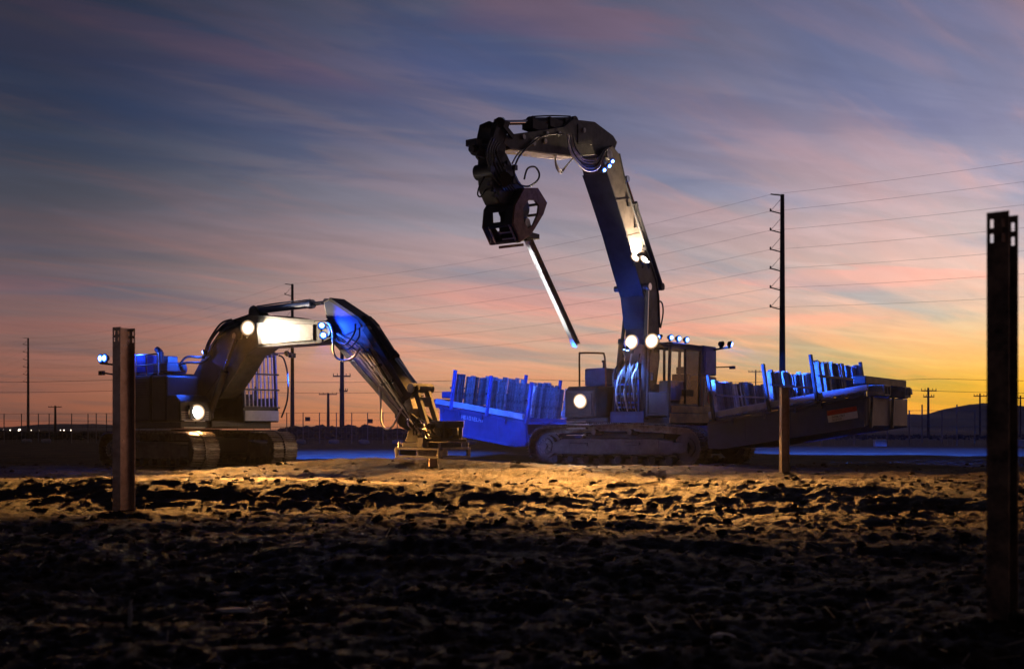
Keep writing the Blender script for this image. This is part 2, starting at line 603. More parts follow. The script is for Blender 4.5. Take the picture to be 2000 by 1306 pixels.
def lamp(F, parent, pos, aim, r, lens, energy, color, cone=100, blend=.6, name='work_lamp', sub=True, depth=.10, lightrad=.06, fans=(), beam=(1, .43, .09)):
    """a round work lamp: housing part with a glowing lens, painted halo rings and its own light"""
    pos, aim = Vector(pos), Vector(aim).normalized()
    h = MB(F).cyl(pos - aim * depth, pos - aim * .012, r * .62, r * 1.04, 16)
    h.cyl(pos - aim * .012, pos + aim * .004, r * 1.1, r * 1.1, 16)
    h.bar(pos - aim * depth * .6 - Vector((0, 0, r * 1.4)), pos - aim * depth * .6, .04, .03, up=(1, 0, 0))
    ho = h.build(name, 'black', parent)
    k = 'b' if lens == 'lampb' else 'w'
    MB(F).cyl(pos + aim * .004, pos + aim * .010, r * 1.0, r * .96, 20).build('halo_rim', 'rim_' + k, ho)  # outer glowing ring, a halo painted round the lens
    MB(F).cyl(pos + aim * .011, pos + aim * .020, r * .84, r * .78, 20).build('halo_ring', 'mid_' + k, ho)  # inner glowing ring of the painted halo
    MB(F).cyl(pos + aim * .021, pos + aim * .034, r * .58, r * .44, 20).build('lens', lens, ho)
    if energy:
        ld = bpy.data.lights.new('light', 'SPOT')
        ld.energy = energy
        ld.color = color
        ld.spot_size = R(cone)
        ld.spot_blend = blend
        ld.shadow_soft_size = lightrad
        lo = bpy.data.objects.new('light', ld)
        COL.objects.link(lo)
        root = parent
        while root.parent is not None:
            root = root.parent
        inv = WM[root].inverted()
        wp = inv @ (F @ (pos + aim * .05))
        wa = (inv @ F).to_3x3() @ aim
        lo.parent = ho
        lo.matrix_local = Matrix.Translation(wp) @ wa.to_track_quat('-Z', 'Y').to_matrix().to_4x4()
        for tgt, vd, hd, en in fans:                 # the lamp's wide flat beam thrown on to the ground
            l2 = bpy.data.lights.new('beam', 'SPOT')
            l2.energy, l2.color,  l2.spot_size, l2.spot_blend, l2.shadow_soft_size = en, beam, R(2 * vd), .55, lightrad
            o2 = bpy.data.objects.new('beam', l2)
            COL.objects.link(o2)
            o2.parent = ho
            dv = (inv.to_3x3() @ (Vector(tgt) - F @ (pos + aim * .05))).normalized()
            o2.matrix_local = Matrix.Translation(wp) @ dv.to_track_quat('-Z', 'Y').to_matrix().to_4x4() @ Matrix.Diagonal((math.tan(R(hd)) / math.tan(R(vd)), 1, 1, 1))
    return ho


def glyphs(F, org, ux, uz, n, h, seed, gap=.22, nrm=None):
    """row of small raised strokes: lettering too small to read in the photo"""
    rnd = random.Random(seed)
    m = MB(F)
    org, ux, uz = Vector(org), Vector(ux).normalized(), Vector(uz).normalized()
    nn = ux.cross(uz)
    wch = h * .62
    x = 0
    for i in range(n):
        def seg(a, b, c, d, th=h * .16):
            p = org + ux * (x + a * wch) + uz * (b * h)
            q = org + ux * (x + c * wch) + uz * (d * h)
            m.bar(p, q, th, .006, up=nn)
        k = rnd.choice('TLEHOI')
        if k in 'TEO':
            seg(0, .95, 1, .95)
        if k in 'LEO':
            seg(0, .05, 1, .05)
        if k in 'LEHO':
            seg(.05, 0, .05, 1)
        if k in 'HO':
            seg(.95, 0, .95, 1)
        if k in 'EH':
            seg(0, .5, 1, .5)
        if k in 'TI':
            seg(.5, 0, .5, 1)
        x += wch + h * gap
    return m


# ------------------------------------------------------------------ ground
_rs = np.random.RandomState(11)
_tab = _rs.rand(256, 256)


def vnoise(x, y):
    xi, yi = np.floor(x).astype(int), np.floor(y).astype(int)
    fx, fy = x - xi, y - yi
    fx, fy = fx * fx * (3 - 2 * fx), fy * fy * (3 - 2 * fy)
    a = _tab[xi & 255, yi & 255]
    b = _tab[(xi + 1) & 255, yi & 255]
    c = _tab[xi & 255, (yi + 1) & 255]
    d = _tab[(xi + 1) & 255, (yi + 1) & 255]
    return (a * (1 - fx) + b * fx) * (1 - fy) + (c * (1 - fx) + d * fx) * fy


def fbm(x, y, o=4, g=.5):
    s, a, t = 0, 1, 0
    for i in range(o):
        s = s + a * vnoise(x * 2 ** i + 17.3 * i, y * 2 ** i + 9.1 * i)
        t += a
        a *= g
    return s / t


def gauss(x, y, cx, cy, rx, ry):
    return np.exp(-(((x - cx) / rx) ** 2 + ((y - cy) / ry) ** 2))


ML = Matrix.Translation((-8.155, 29.33, -.05)) @ Matrix.Rotation(R(-42), 4, 'Z')      # left excavator: x forward, y to its left
MR = Matrix.Translation((3.58, 31.1, -.05)) @ Matrix.Rotation(R(-125), 4, 'Z')       # right excavator


def height(x, y):
    x, y = np.asarray(x, float), np.asarray(y, float)
    big = (fbm(x / 5.0, y / 3.2, 3) - .5) * .36
    rut = np.abs(fbm(x / 1.6 + .35 * y, y / .75, 3) - .5) * 2
    clod = np.abs(fbm(x / .34, y / .34, 4, .6) - .5) * 2
    clod2 = np.maximum(fbm(x / .8 + 5, y / .8, 4, .62) - .52, 0)
    fine = np.abs(fbm(x / .13, y / .16, 3, .6) - .5) * 2
    near = np.clip((40 - y) / 9, 0.06, 1)
    h = big * near + (-.07 * rut - .05 * clod + .12 * clod2 - .06 * fine) * near + .06
    # the machines stand on flat tracked ground
    flat = np.maximum(gauss(x, y, -8.2, 29.3, 3.6, 2.6), gauss(x, y, 3.4, 31, 4.2, 3.4))
    flat = np.clip(flat * 2.2, 0, 1)
    h = h * (1 - flat) + flat * (-.01 - .03 * clod - .05 * fine)
    h = h + .20 * gauss(x, y, -2.6, 24.2, 3.4, 1.0) + .10 * gauss(x, y, -7.2, 12.0, 2.5, 1.2) + .12 * gauss(x, y, 1.0, 21.5, 4, 1.0)
    h = h + .26 * gauss(x, y, -3, 13.6, 8, 1.0) + .24 * gauss(x, y, 6, 15.4, 7, 1.1)
    for px_, py_, q_ in ((-3.96, 11.6, .35), (2.37, 5.5, .24), (5.03, 21.0, .4)):
        h = h + .07 * gauss(x, y, px_, py_, q_, q_ * .8) * (.6 + .8 * clod)
    h = h - .06 * np.clip((11 - y) / 5, 0, 1)
    return h


def ground():
    ys = [-300, -120, -50, -20, -8, -2, .5]
    y = 1.6
    while y < 44:
        ys.append(y)
        y *= 1.0062
    while y < 1700:
        ys.append(y)
        y *= 1.06
    ys = np.array(ys)
    nc = 620
    tt = np.linspace(-1, 1, nc)
    tt = .62 * tt + .38 * tt ** 5
    rows = []
    for yy in ys:
        half = max(abs(yy), 4) * 1.25 + 3 if yy > 0 else 30 + abs(yy) * 1.3
        rows.append(np.stack([tt * half, np.full(nc, yy)], 1))
    P = np.concatenate(rows)
    z = height(P[:, 0], P[:, 1])
    z = np.where(P[:, 1] > 60, z * 0 + .0, z)
    V = np.column_stack([P, z])
    nr = len(ys)
    i = np.arange(nr - 1)[:, None] * nc + np.arange(nc - 1)[None, :]
    Fq = np.stack([i, i + 1, i + nc + 1, i + nc], -1).reshape(-1, 4)
    me = bpy.data.meshes.new('ground')
    me.vertices.add(len(V))
    me.vertices.foreach_set('co', V.ravel())
    me.loops.add(Fq.size)
    me.loops.foreach_set('vertex_index', Fq.ravel())
    me.polygons.add(len(Fq))
    me.polygons.foreach_set('loop_start', np.arange(0, Fq.size, 4))
    me.update(calc_edges=True)
    me.validate()
    me.materials.append(sm)
    for p in me.polygons:
        p.use_smooth = True
    o = bpy.data.objects.new('ground', me)
    COL.objects.link(o)
    tag(o, kind='structure', label='dark churned bare soil of the building site')


ground()


def hz(x, y):
    return float(height(np.array([x]), np.array([y]))[0])


# ------------------------------------------------------------------ far hills
def hills(name, Y, prof, depth, seed):
    rnd = np.random.RandomState(seed)
    us = np.linspace(prof[0][0], prof[-1][0], 240)
    hh = np.interp(us, [p[0] for p in prof], [p[1] for p in prof])
    kink = fbm(us / 26, us * 0 + seed, 4) - .5
    env = np.clip(hh / 12, 0, 1)
    hh = np.maximum(hh + kink * 9 * env, -1)
    vs, fs = [], []
    nrow = 7
    for r in range(nrow):
        f = r / (nrow - 1)
        for u, h in zip(us, hh):
            yy = Y + (f - .5) * depth + 0
            s = math.sin(math.pi * f)
            vs.append(((u - 1000) * Y / FPX, yy, (h * Y / FPX + CAMH) * s * (1 + .0 * f) - 1))
    n = len(us)
    for r in range(nrow - 1):
        for i in range(n - 1):
            fs.append((r * n + i, r * n + i + 1, (r + 1) * n + i + 1, (r + 1) * n + i))
    m = MB()
    m.add(vs, fs)
    o = m.build(name, 'hill', None, smooth=True)
    tag(o, kind='structure')
    return o


hills('hills', 1150, [(1480, 0), (1600, 6), (1690, 16), (1740, 30), (1765, 33), (1790, 32), (1815, 30), (1850, 36), (1885, 46), (1920, 52), (1950, 50),
                      (1980, 40), (2010, 30), (2060, 42), (2120, 55), (2200, 40), (2300, 0)], 420, 3)
hills('hills', 1250, [(-300, 0), (-150, 12), (-60, 6), (20, 0), (80, 3), (110, 10), (150, 13), (200, 10), (260, 6), (330, 2), (420, 0)], 420, 5)


# ------------------------------------------------------------------ distant scrub, town lights
def scrub():
    rnd = random.Random(4)
    m = MB()
    for i in range(1500):
        Y = rnd.uniform(95, 150)
        u = rnd.uniform(-250, 2250)
        hgt = rnd.uniform(.25, .75) * (1.7 if 560 < u < 780 else 1)
        if u > 1450:
            hgt *= .45
        p = at(u, HZN, Y)
        for k in range(3):
            m.ico((p.x + rnd.uniform(-.9, .9), Y + rnd.uniform(-.6, .6), hgt * rnd.uniform(.25, .75)), hgt * rnd.uniform(.3, .55), (1.3, 1, .9), .35, rnd)
    o = m.build('scrub', 'leaf')
    tag(o, label='low dark band of scrub along the far edge of the field', cat='scrub', kind='stuff')


scrub()
for i, (u, v, r) in enumerate([(6, 841, .8), (20, 841, .7), (38, 841, 1.5), (75, 841, .6), (125, 841, .7), (139, 841, .9), (61, 842, .45), (118, 842, .5)]):
    p = at(u, v, 520)
    t = thing('town_lamp', '', 'street lamp', Matrix.Translation((p.x, p.y, 0)), 'lamps of the far town')
    t['label'] = ('leftmost', 'second from left', 'largest', 'fourth from left', 'fifth from left', 'sixth from left', 'small seventh', 'small eighth')[i] + ' glowing lamp of the distant town on the left horizon'
    MB().cyl((p.x, p.y, 0), (p.x, p.y, max(.2, p.z)), .12, .1, 6).build('post', 'wood', t)
    MB().ico((p.x, p.y, max(.5, p.z)), r * .42).build('lamp_head', 'town', t, smooth=True)


# ------------------------------------------------------------------ power line: tall steel poles and wires
def mono_pole(u, vtop, H, arms, label, side):
    Y = H / (HZN - vtop) * FPX
    x = (u - 1000) * Y / FPX
    H = H + CAMH
    t = thing('transmission_pole', label, 'power pole', Matrix.Translation((x, Y, 0)), 'tall steel poles of the power line')
    m = MB()
    n = 12
    m.cyl((x, Y, -.3), (x, Y, H), .46, .26, n)
    m.build('shaft', 'poles', t, smooth=True)
    pts = []
    k = 0
    MB().bar((x, Y, H - .12), (x - 1.5 * side, Y, H + .05), .14, .14).build('top_bracket', 'poles', t)
    pts.append((x - 1.5 * side, Y, H))
    for j in range(arms):
        z = H - 2.2 - j * (2.45 if arms > 4 else 2.2)
        a = MB()
        s = -side
        a.bar((x + s * .25, Y, z - .22), (x + s * 1.55, Y, z + .12), .13, .13)
        ao = a.build('arm', 'poles', t)
        b = MB()
        b.bar((x + s * 1.5, Y, z + .1), (x + s * .28, Y, z + 1.5), .05, .05)
        b.cyl((x + s * 1.52, Y, z + .02), (x + s * 1.52, Y, z + .4), .10, .10, 8)
        b.build('insulator', 'poles', ao)
        pts.append((x + s * 1.6, Y, z + .05))
    return Vector((x, Y, 0)), pts


PA = mono_pole(1528, 380, 30, 6, 'tallest dark steel power pole rising behind the pile basket', 1)
PB = mono_pole(571, 555, 30, 6, 'steel power pole behind the left excavator, second tallest', 1)
PC = mono_pole(55, 660, 30, 6, 'steel power pole standing alone at the far left edge', 1)
names = ['top shield wire of the tall power line', 'first conductor below the top of the tall power line', 'second conductor down on the tall power line',
         'third conductor down on the tall power line', 'fourth conductor down on the tall power line', 'fifth conductor down on the tall power line',
         'lowest conductor of the tall power line']
d0 = PA[0] - PB[0]
for k in range(7):
    seq = []
    ends = [Vector(PC[1][k]), Vector(PB[1][k]), Vector(PA[1][k])]
    ends.append(ends[2] + Vector((d0.x * .95, d0.y * .95, 0)))
    ends.insert(0, ends[0] + (ends[0] - ends[1]) * 1.2)
    for a, b in zip(ends[:-1], ends[1:]):
        sag = (b - a).length * .016
        for q in range(14):
            s = q / 14
            p = a.lerp(b, s)
            seq.append((p.x, p.y, p.z - 4 * sag * s * (1 - s)))
    seq.append(tuple(ends[-1]))
    o = MB().tube(seq, .013, 5, 1).build('power_wire', 'wire')
    tag(recenter(o), names[k], 'power line', 'wires of the tall power line')


def wood_pole(u, vtop, Y, arms, label, r=.16):
    x = (u - 1000) * Y / FPX
    H = CAMH + (HZN - vtop) * Y / FPX
    t = thing('utility_pole', label, 'power pole', Matrix.Translation((x, Y, 0)), 'wooden poles along the far road')
    MB().cyl((x, Y, -.2), (x, Y, H), r * 1.15, r * .8, 10).build('shaft', 'wood', t, smooth=True)
    for dz, hw, dx in arms:
        c = MB().bar((x - hw + dx, Y - .2, H - dz), (x + hw + dx, Y - .2, H - dz), .13, .15).build('crossarm', 'wood', t)
        i = MB()
        for e in (-.95, -.5, .5, .95):
            i.cyl((x + dx + e * hw, Y - .2, H - dz + .06), (x + dx + e * hw, Y - .2, H - dz + .32), .05, .04, 6)
        i.build('insulator', 'wood', c)
    return Vector((x, Y, H))


W1 = wood_pole(668, 680, 130, [(3.2, 1.0, .0), (4.9, .45, .2)], 'wooden utility pole with two crossarms between the left excavator boom and stick', .26)
wood_pole(641, 767, 190, [(.25, 1.5, 0)], 'shorter wooden utility pole with one crossarm left of the taller wooden pole', .24)
wood_pole(108, 792, 260, [(.3, 1.5, 0)], 'small wooden utility pole on the left horizon with one crossarm', .28)
wood_pole(1813, 757, 150, [(.4, 1.0, 0), (1.2, .7, 0)], 'wooden utility pole against the yellow sky right of the basket', .17)
wood_pole(1914, 768, 170, [(.4, 1.0, 0)], 'wooden utility pole just left of the big rusty pile', .14)
wood_pole(1993, 772, 170, [(.4, 1.0, 0)], 'wooden utility pole at the right edge of the picture', .14)
wood_pole(1476, 722, 240, [(.4, 1.6, 0)], 'far utility pole whose crossarm peeks over the right basket piles', .16)
# low distribution wires on the left
for k, (z0, Y0, lab) in enumerate([(7.6, 150, 'upper low wire strung along the far road'), (6.3, 160, 'lower low wire strung along the far road')]):
    seq = []
    for q in range(41):
        s = q / 40
        ph = (s * 4) % 1
        seq.append((-120 + 240 * s, Y0 + 40 * (1 - s), z0 + 1.6 * (1 - s) - 2.0 * ph * (1 - ph)))
    o = MB().tube(seq, .03, 5, 1).build('power_wire', 'wire')
    tag(recenter(o), lab, 'power line', 'low wires along the far road')


# ------------------------------------------------------------------ far fence
FUS = [8, 42, 75, 96, 140, 172, 188, 208, 592, 624, 657, 687, 718, 748, 776, 925, 964, 1007, 1032, 1605, 1668, 1733, 1801, 1869, 1938, 2006]


def fence_y(u):
    return 76 - (u / 2000) * 15


def fence():
    t = thing('wire_fence', 'wire fence with pale steel posts running across the far side of the site', 'fence', Matrix.Translation((0, 70, 0)))
    big = u_prev = None
    us = list(range(-240, 2300, 32))
    us = sorted(FUS + [u for u in us if min(abs(u - f) for f in FUS) > 24 and not 1090 < u < 1400])
    tops = []
    for u in us:
        Y = fence_y(u)
        x = (u - 1000) * Y / FPX
        tall = 2.25 if u in (1801, 1869, 2006) else 1.95
        MB().cyl((x, Y, -.1), (x, Y, tall), .045 if u > 1500 else .032, .04 if u > 1500 else .03, 7).build('post', 'fence', t)
        tops.append((x, Y, tall))
    for zf, r in ((1.93, .010), (1.45, .006), (1.05, .012), (.7, .006), (.35, .006)):
        m = MB()
        for (x, Y, h), (x2, Y2, h2) in zip(tops[:-1], tops[1:]):
            m.bar((x, Y - .06, zf), (x2, Y2 - .06, zf), r * 2, r * 2)
        m.build('strand', 'fence', t)
    # woven mesh below the mid rail
    m = MB()
    for (x, Y, h), (x2, Y2, h2) in zip(tops[:-1], tops[1:]):
        n = max(3, int((Vector((x2, Y2)) - Vector((x, Y))).length / .3))
        for i in range(n):
            s = i / n
            xx, yy = x + (x2 - x) * s, Y + (Y2 - Y) * s
            m.bar((xx, yy - .055, .02), (xx, yy - .055, 1.05), .008, .008)
    mo = m.build('mesh_wires', 'fence', t)
    mo['kind'] = 'stuff'
    # small dark notice boards
    for u, v in ((601, 818), (723, 822)):
        Y = fence_y(u) - .12
        p = at(u, v, Y)
        MB().box(p.x - .16, p.x + .16, Y - .02, Y, p.z - .13, p.z + .13).build('notice_board', 'sign', t)


fence()
for i, (u, lab) in enumerate([(587, 'leftmost pale sandbag at the foot of the fence beside the left excavator'), (652, 'pale sandbag at the fence foot under the wooden pole'),
                              (711, 'pale sandbag at the fence foot left of the hanging tool'), (777, 'pale sandbag at the fence foot just left of the hanging tool'),
                              (921, 'pale sandbag at the fence foot just right of the hanging tool'), (1000, 'pale sandbag at the fence foot left of the right track'),
                              (52, 'pale sandbag at the fence foot near the far left'), (90, 'pale sandbag at the fence foot left of the left pile')]):
    Y = fence_y(u) - .5
    p = at(u, HZN, Y)
    rnd = random.Random(i)
    m = MB()
    for k in range(3):
        m.ico((p.x + (k - 1) * .13, Y + rnd.uniform(-.05, .05), .13), .22, (1.1, 1, .8), .15, rnd)
    o = m.build('sandbag', 'bag', smooth=True)
    tag(recenter(o), lab, 'sandbag', 'sandbags along the fence')
for i, (u, lab) in enumerate([(1719, 'blue lit box at the foot of the fence below the right basket end'), (1992, 'blue lit box at the fence foot at the right edge')]):
    Y = fence_y(u) - 6
    p = at(u, HZN, Y)
    t = thing('crate', lab, 'crate', Matrix.Translation((p.x, Y, 0)), 'boxes along the fence')
    MB().box(p.x - .28, p.x + .28, Y - .2, Y + .2, .0, .32).build('body', 'rail', t, .02)
    MB().box(p.x - .30, p.x + .30, Y - .22, Y + .22, .325, .38).build('lid', 'rail', t, .015)


# ------------------------------------------------------------------ steel H piles
def holed_plate(m, T, w, h, th, holes, hw, hh):
    """plate (local a across, b up, thickness c) with rectangular slots, made of cells"""
    xs = sorted({-w / 2, w / 2} | {c + s * hw / 2 for c, _ in holes for s in (-1, 1)})
    zs = sorted({0, h} | {c + s * hh / 2 for _, c in holes for s in (-1, 1)})
    for x0, x1 in zip(xs[:-1], xs[1:]):
        run = None
        for z0, z1 in zip(zs[:-1], zs[1:]):
            cx, cz = (x0 + x1) / 2, (z0 + z1) / 2
            if any(abs(cx - a) < hw / 2 and abs(cz - b) < hh / 2 for a, b in holes):
                continue
            m.box(x0, x1, -th / 2, th / 2, z0, z1, T)


def h_pile(base, rot, length, depth, bf, mat, label, holes=True, tf=.007, hw=.016, hh=.042, group=None, bury=.3):
    Fm = Matrix.Translation(base) @ Matrix.Rotation(R(rot), 4, 'Z')
    t = thing('steel_pile', label, 'steel pile', Fm, group)
    Lh = length + bury
    hs = []
    if holes:
        hs = [(s * bf * .27, Lh - q) for s in (-1, 1) for q in (.055, .125)]
    for s in (-1, 1):
        m = MB(Fm)
        T = Matrix.Translation((s * depth / 2, 0, -bury)) @ Matrix.Rotation(R(90), 4, 'Z')
        holed_plate(m, T, bf, Lh, tf, hs, hw, hh)
        m.build('flange', mat, t)
    MB(Fm).box(-depth / 2 + tf / 2, depth / 2 - tf / 2, -tf * .4, tf * .4, -bury, length - .002).build('web', mat, t)
    return t


def pile_at(u, vtop, Y, rot, depth, bf, mat, label, holes=True):
    x = (u - 1000) * Y / FPX
    z = hz(x, Y)
    top = CAMH + (HZN - vtop) * Y / FPX
    return h_pile((x, Y, z), rot, top - z, depth, bf, mat, label, holes)


pile_at(242, 640, 11.6, 62, .19, .11, 'galv', 'galvanised steel pile with slotted top in front of the left excavator', True)
pile_at(1958, 418, 5.5, 51, .15, .102, 'rustpile', 'tall rusty steel pile with slotted top at the right edge, nearest of all', True)
pile_at(1532, 756, 21.0, 14, .15, .10, 'ochrepile', 'plain short steel pile standing in front of the right half of the basket', False)


# ------------------------------------------------------------------ excavator parts
def track(F, root, y0, x0, x1, w, r, label_side=None, bulge=.06, pitch=.19):
    """one crawler track: links part with each shoe below it, frame with rollers, idler, sprocket"""
    xa, xb = x0 + r, x1 - r
    path = []

    def addp(x, z, tx, tz):
        path.append((x, z, tx, tz))
    n = 60
    for i in range(n):                      # bottom, front to back
        s = i / n
        addp(xb + (xa - xb) * s, 0, -1, 0)
    for i in range(24):
        a = -math.pi / 2 - math.pi * i / 24
        addp(xa + r * math.cos(a), r + r * math.sin(a), math.sin(a), -math.cos(a))
    for i in range(n):
        s = i / n
        addp(xa + (xb - xa) * s, 2 * r + bulge * math.sin(math.pi * s), 1, bulge * math.pi * math.cos(math.pi * s) / (xb - xa))
    for i in range(24):
        a = math.pi / 2 - math.pi * i / 24
        addp(xb + r * math.cos(a), r + r * math.sin(a), math.sin(a), -math.cos(a))
    P = [Vector((p[0], p[1])) for p in path]
    cum = [0]
    for a, b in zip(P, P[1:] + P[:1]):
        cum.append(cum[-1] + (b - a).length)
    total = cum[-1]
    ns = int(round(total / pitch))
    pt = total / ns
    links = MB(F)
    nP = len(P)
    for i in range(nP):
        j = (i + 1) % nP
        for yy in (y0,):
            a, b = P[i], P[j]
            na = Vector((path[i][3], -path[i][2])).normalized() * .055
            nb = Vector((path[j][3], -path[j][2])).normalized() * .055
            links.bar((a.x + na.x, yy, a.y + na.y), (b.x + nb.x, yy, b.y + nb.y), .24, .09, up=(0, 1, 0))
    tr = links.build('track', 'track', root)
    sh = MB()
    sh.box(-pt * .49, pt * .49, -w / 2, w / 2, -.012, .014)
    for gx in (-.36, 0, .36):
        sh.box(gx * pt - .009, gx * pt + .009, -w / 2, w / 2, .014, .05)
    me = sh.mesh('track_shoe', M['track'])
    rinv = WM[root].inverted() @ F
    k = 0
    for s in range(ns):
        d = s * pt
        while k + 1 < len(cum) - 1 and cum[k + 1] < d:
            k += 1
        a, b = P[k % nP], P[(k + 1) % nP]
        f = (d - cum[k]) / max(1e-6, cum[k + 1] - cum[k])
        p = a.lerp(b, f)
        tx, tz = path[k % nP][2], path[k % nP][3]
        l = math.hypot(tx, tz)
        tx, tz = tx / l, tz / l
        nx, nz = -tz, tx                       # outward normal for this winding
        o = bpy.data.objects.new('track_shoe', me)
        COL.objects.link(o)
        o.parent = tr
        Lm = Matrix(((tx, 0, nx, p.x), (0, 1, 0, y0), (tz, 0, nz, p.y), (0, 0, 0, 1)))
        o.matrix_local = rinv @ Lm
    # frame
    zc = r
    fr = MB(F)
    fr.prism([(xa - .05, zc - .20), (xb - .30, zc - .20), (xb - .30, zc + .16), (xb - .75, zc + .22), (xa + .55, zc + .22), (xa + .25, zc + .10)], y0 - w * .36, y0 + w * .36)
    fo = fr.build('track_frame', 'tframe', root, .02)
    h_ = w * .385
    for bx in ((xa + .8, xa + 1.35, y0 - h_, y0 + h_, zc + .02, zc + .10), (xb - 1.7, xb - 1.25, y0 - h_, y0 + h_, zc + .05, zc + .12), (xb - .72, xb - .70, y0 - h_, y0 + h_, zc - .19, zc + .2),
               (xb - .74, xb + .12, y0 - w * .375, y0 - w * .28, zc - .15, zc + .13), (xb - .74, xb + .12, y0 + w * .28, y0 + w * .375, zc - .15, zc + .13)):
        MB(F).box(*bx).build('guide_guard', 'tframe', fo, .01)
    nr = 8
    for i in range(nr):
        x = xa + .3 + (xb - xa - .7) * i / (nr - 1)
        MB(F).cyl((x, y0 - w * .36, .15), (x, y0 + w * .36, .15), .10, n=12).build('roller', 'black', fo)
    for q in (.36, .62):
        x = xa + (xb - xa) * q
        MB(F).cyl((x, y0 - w * .3, 2 * r - .10), (x, y0 + w * .3, 2 * r - .10), .075, n=12).build('carrier_roller', 'tframe', fo)
    m = MB(F).cyl((xb, y0 - .07, r), (xb, y0 + .07, r), r * .74, n=24).cyl((xb, y0 - w * .40, r), (xb, y0 + w * .40, r), .12, n=16).cyl((xb, y0 - .12, r), (xb, y0 + .12, r), r * .5, n=20)
    m.build('idler', 'tframe', root)
    m = MB(F).cyl((xa, y0 - .05, r), (xa, y0 + .05, r), r * .80, n=22).cyl((xa, y0 - w * .30, r), (xa, y0 + w * .30, r), r * .62, n=22)
    m.cyl((xa, y0 - w * .40, r), (xa, y0 + w * .40, r), r * .46, n=22).cyl((xa, y0 - w * .44, r), (xa, y0 + w * .44, r), r * .18, n=16)
    so = m.build('sprocket', 'grey', root)
    bo = MB(F)
    for i in range(12):
        a = 2 * math.pi * i / 12
        for s in (-1, 1):
            bo.cyl((xa + r * .36 * math.cos(a), y0 + s * w * .40, r + r * .36 * math.sin(a)), (xa + r * .36 * math.cos(a), y0 + s * (w * .40 + .02), r + r * .36 * math.sin(a)), .022, n=6)
    bo.build('bolt_ring', 'steel', so)
    te = MB(F)
    for i in range(21):
        a = 2 * math.pi * i / 21
        te.cyl((xa + r * .80 * math.cos(a), y0, r + r * .80 * math.sin(a)), (xa + r * .94 * math.cos(a), y0, r + r * .94 * math.sin(a)), .035, .018, 6)
    te.build('sprocket_teeth', 'steel', so)


def ram(F, root, a, b, frac, r, name, mat='dark', rod='chrome'):
    """hydraulic cylinder: barrel from a, chrome rod to b, eyes on both ends"""
    a, b = Vector(a), Vector(b)
    d = (b - a).normalized()
    e = a.lerp(b, frac)
    m = MB(F).cyl(a, e, r, n=16).cyl(e - d * .10, e + d * .02, r * 1.22, n=16)
    side = Vector((0, 1, 0))
    m.cyl(a - side * r * .9, a + side * r * .9, r * 1.15, n=14)
    m.tube([a + d * .1 + Vector((0, 0, r * 1.2)), a.lerp(e, .5) + Vector((0, 0, r * 1.35)), e - d * .06 + Vector((0, 0, r * 1.2))], .018, 6, 3)
    o = m.build(name, mat, root, smooth=True)
    MB(F).cyl(e, b, r * .52, n=14).cyl(b - side * r * .9, b + side * r * .9, r * .95, n=14).build('rod', rod, o, smooth=True)
    return o


